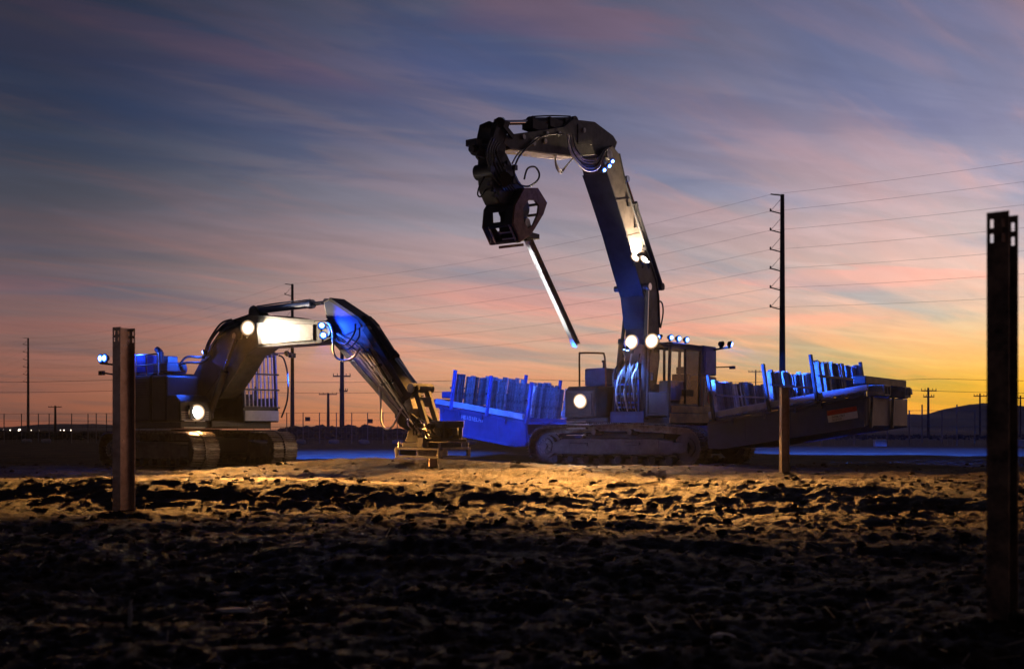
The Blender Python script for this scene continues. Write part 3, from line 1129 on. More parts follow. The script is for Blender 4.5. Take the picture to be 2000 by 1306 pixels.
def cab(F, root, x0, x1, y0, y1, z0, z1, sill_f, sill_s, guard, paint, rear_lean=.0, seat=True):
    """operator cab: frame, panels, each pane of its own, seat, guard bars"""
    t = .07
    c = MB(F)
    xr = x0 + rear_lean            # roof rear edge
    for y in (y0 + t / 2, y1 - t / 2):
        c.bar((x1 - .02, y, z0), (x1 - .12, y, z1), t, t, up=(1, 0, 0))           # front pillars
        c.bar((x0 + .03, y, z0), (xr + .03, y, z1), t, t, up=(1, 0, 0))           # rear pillars
        xm = x0 + (x1 - x0) * .46
        c.bar((xm, y, z0), (xm, y, z1), t * .9, t * .8, up=(1, 0, 0))             # centre pillar
        c.bar((xr, y, z1 - .04), (x1 - .1, y, z1 - .04), t, t)
        c.bar((x0, y, z0 + .05), (x1, y, z0 + .05), t, .12)
    for x, zz in ((x1 - .12, z1 - .04), (xr + .03, z1 - .04), (x1 - .03, z0 + .06), (x0 + .03, z0 + .06)):
        c.bar((x, y0, zz), (x, y1, zz), t, t)
    co = c.build('cab', paint, root, .012)
    r = MB(F)
    r.prism([(xr - .03, z1), (x1 - .1, z1), (x1 - .16, z1 + .07), (xr + .05, z1 + .07)], y0 - .02, y1 + .02)
    r.box(xr + .3, x1 - .6, y0 + .2, y1 - .2, z1 + .072, z1 + .10)
    r.build('roof', paint, co, .02)
    p = MB(F)
    p.box(x1 - .06, x1 - .02, y0 + t, y1 - t, z0 + .1, sill_f)
    p.build('front_panel', paint, co, .01)
    for y in (y0 + .03, y1 - .03):
        MB(F).box(x0 + .08, x1 - .08, y - .018, y + .018, z0 + .1, sill_s).build('side_panel', paint, co, .01)
    MB(F).box(x0 + .02, x0 + .06, y0 + t, y1 - t, z0 + .1, sill_f + .35).build('rear_panel', paint, co, .01)
    # panes
    MB(F).prism([(x1 - .035, sill_f + .01), (x1 - .115, z1 - .08), (x1 - .125, z1 - .08), (x1 - .045, sill_f + .01)], y0 + t, y1 - t).build('front_pane', 'glass', co)
    xm = x0 + (x1 - x0) * .46
    for y in (y0 + .03, y1 - .03):
        MB(F).prism([(xm + .04, sill_s), (x1 - .07, sill_s), (x1 - .15, z1 - .08), (xm + .04, z1 - .08)], y - .004, y + .004).build('side_pane', 'glass', co)
        MB(F).prism([(x0 + .07, sill_s), (xm - .04, sill_s), (xm - .04, z1 - .08), (xr + .07, z1 - .08)], y - .004, y + .004).build('side_pane', 'glass', co)
    MB(F).prism([(x0 + .03, sill_f + .36), (x0 + .04, sill_f + .36), (xr + .04, z1 - .08), (xr + .03, z1 - .08)], y0 + t, y1 - t).build('rear_pane', 'glass', co)
    ym = (y0 + y1) / 2
    if seat:
        s = MB(F)
        xs = x0 + .45
        s.box(xs, xs + .5, ym - .25, ym + .25, z0 + .45, z0 + .58)
        s.box(xs - .08, xs + .06, ym - .24, ym + .24, z0 + .58, z0 + 1.15)
        s.box(xs - .08, xs + .03, ym - .13, ym + .13, z0 + 1.16, z0 + 1.34)
        s.box(xs + .1, xs + .4, ym - .17, ym + .17, z0 + .1, z0 + .45)
        for sy in (-1, 1):
            s.box(xs + .05, xs + .5, ym + sy * .33 - .06, ym + sy * .33 + .06, z0 + .55, z0 + .72)
            s.cyl((xs + .45, ym + sy * .33, z0 + .72), (xs + .5, ym + sy * .33, z0 + .92), .022, .03, 8)
        s.build('seat', 'rubber', co, .02)
        k = MB(F)
        k.bar((x1 - .28, ym - .36, z0 + .3), (x1 - .22, ym - .36, z0 + 1.0), .05, .05)
        k.box(x1 - .27, x1 - .22, ym - .47, ym - .25, z0 + .95, z0 + 1.15)
        k.build('monitor', 'rubber', co)
    if guard:
        for i in range(9):
            y = y0 + .06 + (y1 - y0 - .12) * i / 8
            MB(F).bar((x1 + .03, y, sill_f - .05), (x1 - .05, y, z1 - .02), .028, .028, up=(1, 0, 0)).build('guard_bar', 'rail', co)
        for q in (.0, .33, .62, 1.0):
            z = sill_f - .05 + (z1 - sill_f + .03) * q
            x = x1 + .05 - .08 * q
            MB(F).bar((x, y0, z), (x, y1, z), .04, .04).build('guard_rail', paint, co)
    return co


def hose(F, root, pts, r=.022, mat='hose', name='hose'):
    return MB(F).tube(pts, r, 7, 5).build(name, mat, root, smooth=True)


def poly(F, y, pts):
    return [on(F, u, v, y) for u, v in pts]


def pp(F, y, u, v):
    x, z = on(F, u, v, y)
    return Vector((x, y, z))


# ================================================================== LEFT EXCAVATOR
EL = thing('excavator', 'excavator on the left with horizontal white lit boom and caged cab', 'excavator', ML)
F = ML
for s in (-1, 1):
    track(F, EL, s * 1.15, -2.15, 2.25, .72, .42, bulge=.02)
MB(F).box(-1.1, 1.1, -.85, .85, .35, .75).cyl((0, 0, .7), (0, 0, .96), .62, n=28).build('undercarriage_frame', 'black', EL, .02)
MB(F).box(-1.75, 1.42, -1.32, 1.32, .97, 1.13).box(1.0, 1.5, -.5, .3, 1.0, 1.16).build('deck', 'dark', EL, .02)
hood = MB(F).box(-1.55, .1, -1.33, 1.2, 1.135, 2.3).box(-1.35, -.2, -1.1, 1.0, 2.302, 2.38).build('engine_hood', 'panel', EL, .04)
for x0, x1 in ((-1.5, -.78), (-.74, .06)):
    d = MB(F).box(x0, x1, -1.352, -1.332, 1.2, 2.24).build('side_door', 'panel', hood, .01)
    v = MB(F)
    for i in range(7):
        v.bar((x0 + .1, -1.36, 1.75 + i * .06), (x1 - .1, -1.36, 1.75 + i * .06), .012, .03)
    v.build('louvre', 'black', d)
    MB(F).box(x0 + .06, x0 + .12, -1.375, -1.353, 1.5, 1.62).build('handle', 'steel', d)
glyphs(F, (-1.35, -1.362, 1.92), (1, 0, 0), (0, 0, 1), 4, .17, 3).build('lettering', 'rail', hood)
glyphs(F, (-1.35, -1.362, 1.25), (1, 0, 0), (0, 0, 1), 6, .09, 5).build('lettering', 'rail', hood)
cw = []
for i in range(13):
    a = math.pi / 2 + math.pi * i / 12
    cw.append((-1.56 + .42 * math.cos(a), 1.30 * math.sin(a)))
MB(F).prism(cw, 1.0, 2.12, 'xy').build('counterweight', 'panel', EL, .05)
MB(F).box(.12, .78, -1.33, -.42, 1.135, 2.28).build('fuel_tank', 'panel', EL, .05)
tb = MB(F).prism([(.80, 1.135), (1.40, 1.135), (1.40, 1.62), (1.2, 1.78), (.80, 1.80)], -1.33, -.45).build('tool_box', 'panel', EL, .03)
MB(F).box(.9, 1.36, -1.352, -1.334, 1.2, 1.7).build('door', 'panel', tb, .01)
st = MB(F)
for i in range(3):
    st.box(1.405, 1.52, -1.28, -.7, 1.14 + .0 - i * .16, 1.165 - i * .16)
st.build('step', 'steel', EL)
g = MB(F)
for i in range(5):
    g.bar((1.43, -1.30, 1.19 + i * .045), (1.43, -.55, 1.19 + i * .045), .02, .018)
g.build('lamp_grille', 'steel', EL)
# equipment on the hood
e = MB(F).box(-1.5, -.85, -1.2, -.2, 2.385, 2.86).build('electronics_box', 'bluep', EL, .03)
MB(F).box(-1.44, -.9, -1.215, -1.203, 2.44, 2.8).build('box_door', 'bluep', e, .01)
ra = MB(F)
for x in (-.75, -.25, .3):
    ra.cyl((x, -1.25, 2.3), (x, -1.25, 2.82), .02, n=8)
for z in (2.56, 2.82):
    ra.cyl((-.75, -1.25, z), (.3, -1.25, z), .02, n=8)
ra.build('handrail', 'steel', EL)
MB(F).cyl((-.45, -.75, 2.38), (-.45, -.75, 2.92), .09, n=14).cyl((-.45, -.75, 2.92), (-.60, -.75, 3.0), .075, n=12).build('exhaust', 'black', EL)
MB(F).cyl((.05, -.85, 2.5), (-.35, -.2, 2.5), .17, n=16).build('air_cleaner', 'bluep', EL, smooth=True)
MB(F).box(-.2, .45, -1.1, -.55, 2.385, 2.60).box(.1, .3, -1.0, -.7, 2.602, 2.78).build('valve_cover', 'dark', EL, .02)
hose(F, EL, [(.2, -.7, 2.4), (.5, -.6, 2.75), (.9, -.4, 2.75), (1.2, -.33, 2.9)], .03)
hose(F, EL, [(.25, -.85, 2.35), (.55, -.7, 2.6), (.95, -.4, 2.62), (1.2, -.33, 2.78)], .03)
m = MB(F).bar((-1.6, -1.3, 2.35), (-2.05, -1.45, 2.42), .04, .04).box(-2.2, -2.0, -1.5, -1.42, 2.36, 2.47)
m.build('rear_camera', 'black', EL)
cl = cab(F, EL, .05, 1.68, .27, 1.36, 1.14, 2.88, 1.55, 1.75, True, 'dark')
MB(F).box(1.69, 1.74, .30, 1.33, 1.16, 1.42).build('bumper_panel', 'rail', cl, .01)
hose(F, EL, [(1.72, 1.42, 1.25), (1.86, 1.5, 1.7), (1.86, 1.52, 2.3), (1.75, 1.48, 2.75), (1.66, 1.38, 2.85)], .022, 'black', 'grab_rail')
MB(F).bar((1.5, 1.36, 2.9), (1.75, 1.7, 2.92), .03, .03).box(1.7, 1.8, 1.66, 1.82, 2.80, 2.92).build('mirror', 'black', EL)

# boom
yb = -.28
bpts = [(360, 782), (370, 746), (398, 692), (428, 648), (452, 628), (487, 616), (560, 623), (622, 628), (648, 638), (650, 656), (628, 667),
        (505, 676), (484, 690), (462, 728), (428, 778), (390, 796)]
BP = poly(F, yb, bpts)
BO = MB(F).prism(BP, yb, -yb).build('boom', 'armdark', EL, .015)
MB(F).prism(poly(F, yb, [(500, 630), (612, 634), (612, 664), (506, 672)]), yb - .014, yb - .002).build('name_panel', 'white', BO, .004)
MB(F).prism(poly(F, yb, [(430, 651), (453, 631), (478, 622), (470, 655), (452, 690), (425, 740), (402, 772), (380, 778), (385, 748), (403, 700)]), yb - .02, yb - .002).build('side_plate', 'dark', BO, .005)
fl = MB(F)
top = BP[3:9]
for a, b in zip(top[:-1], top[1:]):
    fl.bar((a[0], 0, a[1] + .012), (b[0], 0, b[1] + .012), .62, .03)
bot = BP[9:13]
for a, b in zip(bot[:-1], bot[1:]):
    fl.bar((a[0], 0, a[1] - .012), (b[0], 0, b[1] - .012), .62, .03)
fl.build('flange', 'dark', BO)
for y in (-.42, .42):
    a = Vector((1.25, y, 1.28))
    b = pp(F, y, 462, 656)
    ram(F, EL, a, b, .56, .085, 'boom_cylinder', 'dark')
x, z = on(F, 640, 648, -.3)
MB(F).cyl((x, -.34, z), (x, .34, z), .12, n=18).build('pivot_pin', 'steel', EL)
x2, z2 = on(F, 462, 656, -.42)
MB(F).cyl((x2, -.5, z2), (x2, .5, z2), .07, n=14).build('pivot_pin', 'steel', EL)
br = MB(F).prism(poly(F, -.1, [(488, 618), (492, 602), (502, 600), (512, 620)]), -.14, -.09).prism(poly(F, -.1, [(488, 618), (492, 602), (502, 600), (512, 620)]), .09, .14)
br.build('cylinder_bracket', 'dark', EL)
ram(F, EL, pp(F, 0, 497, 607), pp(F, 0, 640, 590), .80, .085, 'stick_cylinder', 'bluep')
# stick
ys = -.19
SP = poly(F, ys, [(632, 590), (644, 583), (700, 622), (716, 636), (800, 774), (806, 798), (792, 812), (777, 806), (652, 664), (640, 640)])
SO = MB(F).prism(SP, ys, -ys).build('stick', 'stickp', EL, .012)
MB(F).prism(poly(F, ys, [(634, 591), (645, 586), (700, 625), (706, 638), (658, 664), (645, 640)]), ys - .015, ys - .002).build('gusset_plate', 'bluep', SO)  # blue lamp light on this plate is put into its paint
ed = MB(F)


def strip(m, pts, th, y0_, y1_):
    for (u, v), (u2, v2) in zip(pts[:-1], pts[1:]):
        a, b = on(F, u, v, ys), on(F, u2, v2, ys)
        m.bar((a[0], (y0_ + y1_) / 2, a[1]), (b[0], (y0_ + y1_) / 2, b[1]), y1_ - y0_, th)


strip(ed, [(644, 584), (702, 623), (714, 636)], .07, -.21, .21)
strip(ed, [(712, 640), (798, 776)], .15, -.205, .205)
strip(ed, [(642, 646), (656, 668), (778, 808)], .12, -.205, .205)
ed.build('edge_plate', 'dark', SO)
bk = MB(F)
for (u, v), (u2, v2) in (((708, 688), (722, 682)), ((726, 718), (745, 712)), ((744, 752), (768, 742))):
    a, b = on(F, u, v, -.22), on(F, u2, v2, -.22)
    bk.bar((a[0], -.225, a[1]), (b[0], -.225, b[1]), .04, .05)
bk.build('hose_clamp', 'black', SO)
ln = MB(F).tube([pp(F, -.235, u, v) for u, v in ((712, 684), (730, 715), (748, 748), (772, 780))], .016, 6, 3)
ln.tube([pp(F, -.235, u, v) for u, v in ((720, 682), (740, 713), (760, 745), (782, 775))], .016, 6, 3)
ln.build('hydraulic_line', 'black', SO)
ram(F, EL, pp(F, 0, 716, 626), pp(F, 0, 816, 756), .56, .095, 'bucket_cylinder', 'dark')
for y in (-.24, .24):
    a, b = pp(F, y, 784, 782), pp(F, y, 818, 756)
    MB(F).bar(a, b, .05, .10).cyl(a - Vector((0, .03, 0)), a + Vector((0, .03, 0)), .08).build('guide_link', 'dark', EL)
a, b = pp(F, 0, 822, 758), pp(F, 0, 846, 836)
li = MB(F)
for y in (-.16, .16):
    li.bar(a + Vector((0, y, 0)), b + Vector((0, y, 0)), .07, .13)
li.cyl(a - Vector((0, .3, 0)), a + Vector((0, .3, 0)), .10, n=16).cyl(b - Vector((0, .24, 0)), b + Vector((0, .24, 0)), .08, n=14)
li.bar(a.lerp(b, .35) - Vector((0, .16, 0)), a.lerp(b, .35) + Vector((0, .16, 0)), .08, .2)
li.build('bucket_link', 'grey', EL)
hose(F, EL, [pp(F, -.32, *p) for p in ((618, 628), (640, 630), (650, 650), (652, 690), (668, 704), (690, 698), (702, 680))], .026, 'hoseg')
hose(F, EL, [pp(F, -.30, *p) for p in ((622, 634), (646, 640), (656, 664), (676, 671), (692, 650), (694, 632))], .02, 'hose')
hose(F, EL, [pp(F, -.28, *p) for p in ((640, 622), (652, 650), (676, 682), (700, 660), (702, 640))], .018, 'hose')
for k in range(4):
    hose(F, EL, [pp(F, -.24 - .02 * k, *p) for p in ((652 + 3 * k, 652), (676 + 6 * k, 676 - 3 * k), (704 + 6 * k, 700 - 2 * k), (736 + 5 * k, 742 - 2 * k), (772 + 3 * k, 790 - 3 * k), (800 + 4 * k, 822 + 3 * k))], .014, 'hose' if k % 2 else 'hoseg')
hose(F, EL, [pp(F, -.28, *p) for p in ((741, 755), (744, 790), (744, 822), (754, 837), (768, 830), (786, 795))], .022, 'hoseg')
hose(F, EL, [pp(F, -.34, *p) for p in ((402, 690), (412, 665), (424, 648), (440, 632), (458, 628))], .03, 'hose')
hose(F, EL, [pp(F, -.36, *p) for p in ((398, 700), (405, 672), (420, 646), (434, 630), (452, 624))], .026, 'hose')
hose(F, EL, [pp(F, -.33, *p) for p in ((408, 700), (416, 676), (430, 655), (446, 640), (466, 632))], .024, 'hose')
hose(F, EL, [pp(F, 0, *p) for p in ((487, 620), (488, 604), (496, 598), (506, 606))], .022, 'hose')
for q in range(2):
    hose(F, BO, [pp(F, -.12 + .2 * q, *p) for p in ((500, 617), (560, 619), (610, 626), (630, 634))], .022, 'hose', 'hydraulic_line')
# lamps, plus added fill lamps
WARM, COOL, BLUE = (1, .47, .13), (.95, .96, 1), (.02, .11, 1)
lamp(F, EL, (1.50, -.92, 1.36), (1, -.30, -.10), .20, 'lampw', 700, WARM, 160, .7, 'headlight', fans=[((-4.6, 21.0, 0), 8, 46, 6000)])
MB(F).box(1.41, 1.5, -1.1, -.72, 1.2, 1.52).build('lamp_bracket', 'dark', EL)
p = pp(F, -.52, 484, 640)
lamp(F, EL, p, (1, -.12, -.16), .18, 'lampw', 900, (1, .80, .58), 130, .7, 'boom_lamp', fans=[((-5.4, 16.6, 0), 6.3, 48, 66000)])
MB(F).bar(p + Vector((-.08, .06, 0)), p + Vector((-.08, .24, 0)), .05, .05).build('lamp_bracket', 'dark', EL)
for k, (u, v) in enumerate(((628, 636), (631, 655))):
    p = pp(F, -.42, u, v)
    lamp(F, EL, p, (.9, -.4, .25), .085, 'lampb', 90, BLUE, 170, .5, 'blue_lamp')
for k, (u, v) in enumerate(((640, 632), (646, 650))):
    p = pp(F, .36, u, v)
    lamp(F, EL, p, (.263, .963, -.08) if k else (-.42, .93, -.16), .085, 'lampb', 1500 if k else 5000, (.26, .34, 1) if k else BLUE, 46 if k else 64, .35, 'blue_lamp')
p = pp(F, .40, 656, 660)
lamp(F, EL, p, ML.to_3x3().inverted() @ (Vector((.9, 26.6, 4.2)) - ML @ p), .05, 'lampw', 3000, (.92, .95, 1), 30, .5, 'pile_fill_lamp')  # added fill lamp, brightens the hanging pile
p = pp(F, .42, 652, 646)
lamp(F, EL, p, (.6, .75, -.05), .06, 'lampb', 60, BLUE, 100, .5, 'blue_lamp', fans=[((6.2, 27.5, 2.30), 3.8, 10, 75000)], beam=BLUE)  # added lamp, its beam turns the right basket rows blue
p = pp(F, .40, 628, 668)
lamp(F, EL, p, (-.70, .71, -.16), .07, 'lampb', 60, BLUE, 100, .5, 'blue_lamp', fans=[((-5.2, 37.5, 0), 8, 24, 260000)], beam=BLUE)  # added lamp, throws blue on the ground behind
p = pp(F, .42, 560, 690)
lamp(F, EL, p, (-1, .35, -.12), .06, 'lampb', 90, BLUE, 70, .5, 'blue_lamp')  # added fill lamp, tints the cab front blue
p = pp(F, -.45, 398, 687)
lamp(F, EL, p, (-.6, -.6, -.1), .06, 'lampb', 250, BLUE, 160, .5, 'blue_lamp')
rb = MB(F).bar((-1.75, -1.25, 2.62), (-2.25, -1.42, 2.68), .05, .05)
rb.build('lamp_arm', 'black', EL)
for k in range(2):
    lamp(F, EL, (-1.98 - .22 * k, -1.44, 2.80), (.1, -.95, 0), .11, 'lampb', 120, BLUE, 160, .5, 'blue_lamp')
lamp(F, EL, (-.8, -1.45, 3.02), (-.1, .9, -.5), .05, 'lampb', 110, BLUE, 160, .5, 'blue_lamp')

# tool hanging from the stick
p0 = F @ Vector((8.7, 0, .3))
TL = thing('positioning_tool', 'hydraulic tool with square steel base frame hanging from the left excavator stick', 'excavator attachment', Matrix.Translation(p0) @ Matrix.Rotation(R(-42), 4, 'Z'))
xa, xb, ya, yb2, za, zb = 8.12, 9.42, -.42, .42, .36, .58
fr = MB(F)
for y in (ya, yb2):
    fr.box(xa, xb, y - .035, y + .035, za, za + .05).box(xa, xb, y - .035, y + .035, zb - .05, zb)
    for x in (xa + .03, xb - .03):
        fr.box(x - .03, x + .03, y - .037, y + .037, za, zb)
for x in (xa, xb):
    fr.box(x - .03, x + .03, ya + .04, yb2 - .04, za, za + .05).box(x - .03, x + .03, ya + .04, yb2 - .04, zb - .05, zb)
fr.box(8.74, 8.80, ya, yb2, za, zb)
fr.build('base_frame', 'steel', TL, .006)
MB(F).box(xa + .1, 8.7, ya + .01, ya + .03, za + .06, zb - .06).build('frame_infill', 'black', TL)
md = MB(F).box(8.2, 9.3, -.32, .32, zb, zb + .10).prism([(8.2, .68), (8.95, .68), (8.8, .92), (8.35, .95)], -.26, .26)
md.build('swivel_plate', 'dark', TL, .01)
MB(F).cyl((8.6, 0, .68), (8.6, 0, 1.0), .27, .24, 22).build('rotor', 'black', TL, smooth=True)
hi = MB(F)
for y in (-.2, .2):
    hi.prism([(7.85, 1.22), (8.05, 1.38), (8.35, 1.28), (8.75, 1.05), (8.78, .92), (8.25, .92), (8.0, 1.02)], y - .03, y + .03)
hi.cyl((7.97, -.27, 1.28), (7.97, .27, 1.28), .07, n=12).cyl((8.62, -.27, 1.02), (8.62, .27, 1.02), .06, n=12)
hi.build('quick_hitch', 'dark', TL, .01)
gb = MB(F)
rnd = random.Random(21)
for i in range(16):
    cx, cy, cz = rnd.uniform(8.25, 9.35), rnd.uniform(-.34, .3), rnd.uniform(.72, 1.12)
    if cx > 8.8:
        cz = rnd.uniform(.72, 1.05)
    s = rnd.uniform(.05, .12)
    gb.box(cx - s, cx + s, cy - s * .8, cy + s * .8, cz - s * .7, cz + s * .7)
    if i % 3 == 0:
        gb.cyl((cx, cy - s, cz), (cx, cy - s - .12, cz), s * .6, n=10)
gb.build('valve_block', 'black', TL, .008)
MB(F).box(8.95, 9.4, -.38, .36, .70, .76).box(9.0, 9.38, -.30, .30, .98, 1.12).box(9.02, 9.08, -.28, -.22, .76, .98).box(9.3, 9.36, -.28, -.22, .76, .98).box(9.3, 9.36, .22, .28, .76, .98).build('motor_cage', 'dark', TL, .008)
MB(F).cyl((9.2, -.3, .86), (9.2, .3, .86), .12, n=16).build('hydraulic_motor', 'black', TL, smooth=True)
cn = MB(F)
for a_ in range(4):
    an = a_ * math.pi / 2 + .6
    cn.bar((8.9 + .12 * math.cos(an), -.40 + .08 * math.sin(an), .60), (8.9, -.40, .98), .03, .02)
cn.box(8.82, 8.98, -.47, -.33, .59, .78)
cn.build('sensor_guard', 'steel', TL)
for k in range(9):
    x0, x1 = rnd.uniform(8.2, 8.9), rnd.uniform(8.5, 9.4)
    hose(F, TL, [(x0, -.28 + .05 * rnd.random(), rnd.uniform(.9, 1.15)), ((x0 + x1) / 2, -.42, rnd.uniform(.95, 1.2)), (x1, -.33, rnd.uniform(.7, .95))], .016, 'hoseg' if k % 3 == 0 else 'hose')
for x, y in ((8.2, -.40), (9.38, -.40), (9.38, .40), (8.2, .40)):
    MB(F).cyl((x, y, zb), (x, y, zb + .10), .03, n=8).build('corner_pin', 'steel', TL)
pst = F @ Vector((8.78, 0, 0))
h_pile((pst.x, pst.y, hz(pst.x, pst.y)), 20, .36 - hz(pst.x, pst.y) + .05, .15, .10, 'galv', 'short steel pile head under the tool of the left excavator', False)

# ================================================================== RIGHT EXCAVATOR
ER = thing('excavator', 'larger excavator on the right with tall raised boom carrying a pile driver', 'excavator', MR)
F = MR
FT = MR @ Matrix.Rotation(R(90), 4, 'Z')          # tracks run across: track x = machine left (+y), track y = machine -x
for s in (-1, 1):
    track(FT, ER, s * 1.36, -2.62, 2.52, .70, .49, bulge=.10, pitch=.2)
MB(F).box(-1.05, 1.05, -1.2, 1.2, .45, .85).cyl((0, 0, .8), (0, 0, 1.10), .72, n=30).build('undercarriage_frame', 'black', ER, .02)
DK = MB(F).box(-2.6, 1.55, -1.5, -.2, 1.10, 1.26).box(-2.6, 1.05, -.199, 1.52, 1.10, 1.26).build('deck', 'dark', ER, .02)
MB(F).box(-1.2, 1.42, 1.522, 1.56, 1.12, 1.36).build('side_skirt', 'ochre', DK, .01)
MB(F).box(-1.2, 1.30, 1.50, 1.55, 1.38, 1.56).build('side_skirt', 'ochre', DK, .01)
hood = MB(F).box(-2.4, -.5, -1.45, .85, 1.265, 2.05).box(-2.2, -.7, -1.2, .6, 2.052, 2.18).build('engine_hood', 'panel', ER, .05)
cw = []
for i in range(13):
    a = math.pi / 2 + math.pi * i / 12
    cw.append((-2.45 + .55 * math.cos(a), 1.45 * math.sin(a)))
MB(F).prism(cw, 1.12, 2.0, 'xy').build('counterweight', 'panel', ER, .06)
tb = MB(F).prism([(-.48, 1.265), (1.62, 1.265), (1.62, 1.98), (1.45, 2.10), (-.48, 2.12)], -1.5, -.55).build('tool_box', 'panel', ER, .03)
for x0, x1 in ((-.42, .5), (.55, 1.4)):
    d = MB(F).box(x0, x1, -1.522, -1.502, 1.32, 2.0).build('door', 'panel', tb, .01)
    MB(F).box(x1 - .14, x1 - .06, -1.54, -1.523, 1.6, 1.7).build('handle', 'steel', d)
MB(F).box(1.622, 1.64, -1.42, -.65, 1.32, 1.90).build('front_door', 'panel', tb, .01)
MB(F).box(.15, .75, -1.42, -.72, 2.125, 2.62).build('air_cleaner_box', 'bluep', ER, .05)
MB(F).cyl((.0, -.62, 2.1), (.0, -.62, 2.75), .07, n=12).cyl((.0, -.62, 2.75), (.08, -.62, 2.84), .085, .06, n=12).build('exhaust', 'black', ER)
MB(F).cyl((.5, -.95, 2.62), (.5, -.95, 2.78), .03, n=8).cyl((.5, -.95, 2.78), (.5, -.95, 2.84), .055, n=10).build('antenna', 'black', ER)
hose(F, ER, [(1.0, -1.42, 2.0), (1.0, -1.42, 2.5), (1.0, -1.42, 2.98), (1.0, -1.36, 3.03), (1.0, -.75, 3.0), (1.0, -.64, 2.95), (1.0, -.60, 2.6), (1.0, -.58, 2.1)], .026, 'rust', 'handrail')
stp = MB(F)
for i in range(3):
    stp.box(1.645, 1.78, -1.35, -.75, 1.14 - i * .18, 1.17 - i * .18)
stp.build('step', 'steel', ER)
MB(F).box(1.57, 1.86, -1.3, -.6, 1.06, 1.10).build('tread_plate', 'steel', ER)
# boom foot, front plate, cab
Y0 = .30
ft = MB(F)
for y in (Y0 - .42, Y0 + .42):
    ft.prism([(.2, 1.265), (1.36, 1.265), (1.32, 1.6), (.7, 2.15), (.35, 2.15), (.2, 1.8)], y - .03, y + .03)
ft.build('boom_foot', 'dark', ER, .01)
fp = MB(F).box(1.40, 1.44, Y0 - .50, Y0 + .50, 1.12, 1.42).build('front_plate', 'bluep', ER, .01)
lad = MB(F)
for z in (1.5, 1.62, 1.85, 2.1):
    lad.box(1.42, 1.46, Y0 - .36, Y0 + .36, z, z + .05)
for y in (Y0 - .36, Y0 + .33):
    lad.box(1.418, 1.462, y, y + .04, 1.42, 2.25)
lad.build('front_guard', 'bluep', ER)
CR = cab(F, ER, -.35, 1.45, .86, 1.54, 1.27, 3.12, 1.9, 1.62, False, 'dark', rear_lean=-.12)
eb = MB(F).box(-1.42, -.62, .9, 1.53, 2.42, 3.22).build('electronics_box', 'bluep', ER, .04)
MB(F).box(-1.36, -.68, 1.532, 1.545, 2.5, 3.14).build('box_door', 'bluep', eb, .01)
rc = MB(F).box(-1.5, -.50, .9, 1.50, 1.265, 2.40).build('rear_cabinet', 'ochre', ER, .05)
dc = MB(F).box(-1.42, -.6, 1.502, 1.512, 1.45, 2.32).build('decal_panel', 'boomr', rc, .01)
glyphs(F, (-.72, 1.516, 1.95), (-1, 0, 0), (0, 0, 1), 2, .30, 9).build('lettering', 'signw', dc)
MB(F).cyl((-1.0, 1.512, 1.78), (-1.0, 1.522, 1.78), .14, n=18).build('emblem', 'signr', dc)
MB(F).box(-1.38, -.64, 1.513, 1.52, 1.47, 1.6).build('stripe', 'ochre', dc)
MB(F).box(-1.555, -1.505, 1.47, 1.53, 1.0, 2.3).box(-1.62, -1.40, 1.4, 1.58, .98, 1.04).build('corner_post', 'rail', ER, .01)
MB(F).bar((-1.3, 1.5, 2.65), (-1.45, 1.95, 2.66), .03, .03).box(-1.5, -1.42, 1.9, 2.05, 2.6, 2.68).build('mirror', 'black', ER)
MB(F).box(.3, .9, .95, 1.45, 1.72, 2.22).build('console', 'bluep', CR, .03)

# boom: side face traced on its own plane
hb = .33
yl = Y0 + hb
bp = [(1184, 336), (1200, 385), (1222, 455), (1244, 535), (1257, 578), (1264, 640), (1262, 720), (1256, 775),
      (1262, 800), (1280, 775), (1289, 700), (1288, 640), (1286, 580), (1281, 545), (1262, 490), (1238, 412), (1222, 360), (1209, 300), (1196, 284), (1176, 300)]
BP = poly(F, yl, bp)
BR = MB(F).prism(BP, Y0 - hb, Y0 + hb).build('boom', 'boomr', ER, .015)
fl = MB(F)
for seg, off in ((BP[0:6], .0), (BP[11:18], .0)):
    for a, b in zip(seg[:-1], seg[1:]):
        fl.bar((a[0], Y0, a[1]), (b[0], Y0, b[1]), hb * 2 + .05, .035)
fl.build('flange', 'dark', BR)
for y in (Y0 - .43, Y0 + .43):
    ram(F, ER, Vector((1.30, y, 1.30)), pp(F, y, 1264 if y > Y0 else 1226, 560), .58, .10, 'boom_cylinder', 'dark')
x, z = on(F, 1262, 560, Y0 + .43)
MB(F).cyl((x, Y0 - .5, z), (x, Y0 + .5, z), .08, n=16).build('pivot_pin', 'steel', ER)
x, z = on(F, 1190, 302, Y0 + .38)
MB(F).cyl((x, Y0 - .4, z), (x, Y0 + .4, z), .13, n=18).build('pivot_pin', 'steel', ER)
# stick cylinder along the back of the boom
ram(F, ER, pp(F, Y0, 1290, 560), pp(F, Y0, 1222, 350), .78, .09, 'stick_cylinder', 'dark')
hose(F, ER, [pp(F, Y0 + .2, *p) for p in ((1284, 586), (1293, 592), (1295, 612), (1290, 640))], .022)
hose(F, ER, [pp(F, Y0 + .30, *p) for p in ((1250, 470), (1232, 410), (1218, 360), (1206, 310))], .02, 'hoseg', 'hydraulic_line')
hose(F, ER, [pp(F, Y0 + .26, *p) for p in ((1278, 530), (1256, 470), (1238, 410), (1224, 360))], .02, 'hose', 'hydraulic_line')
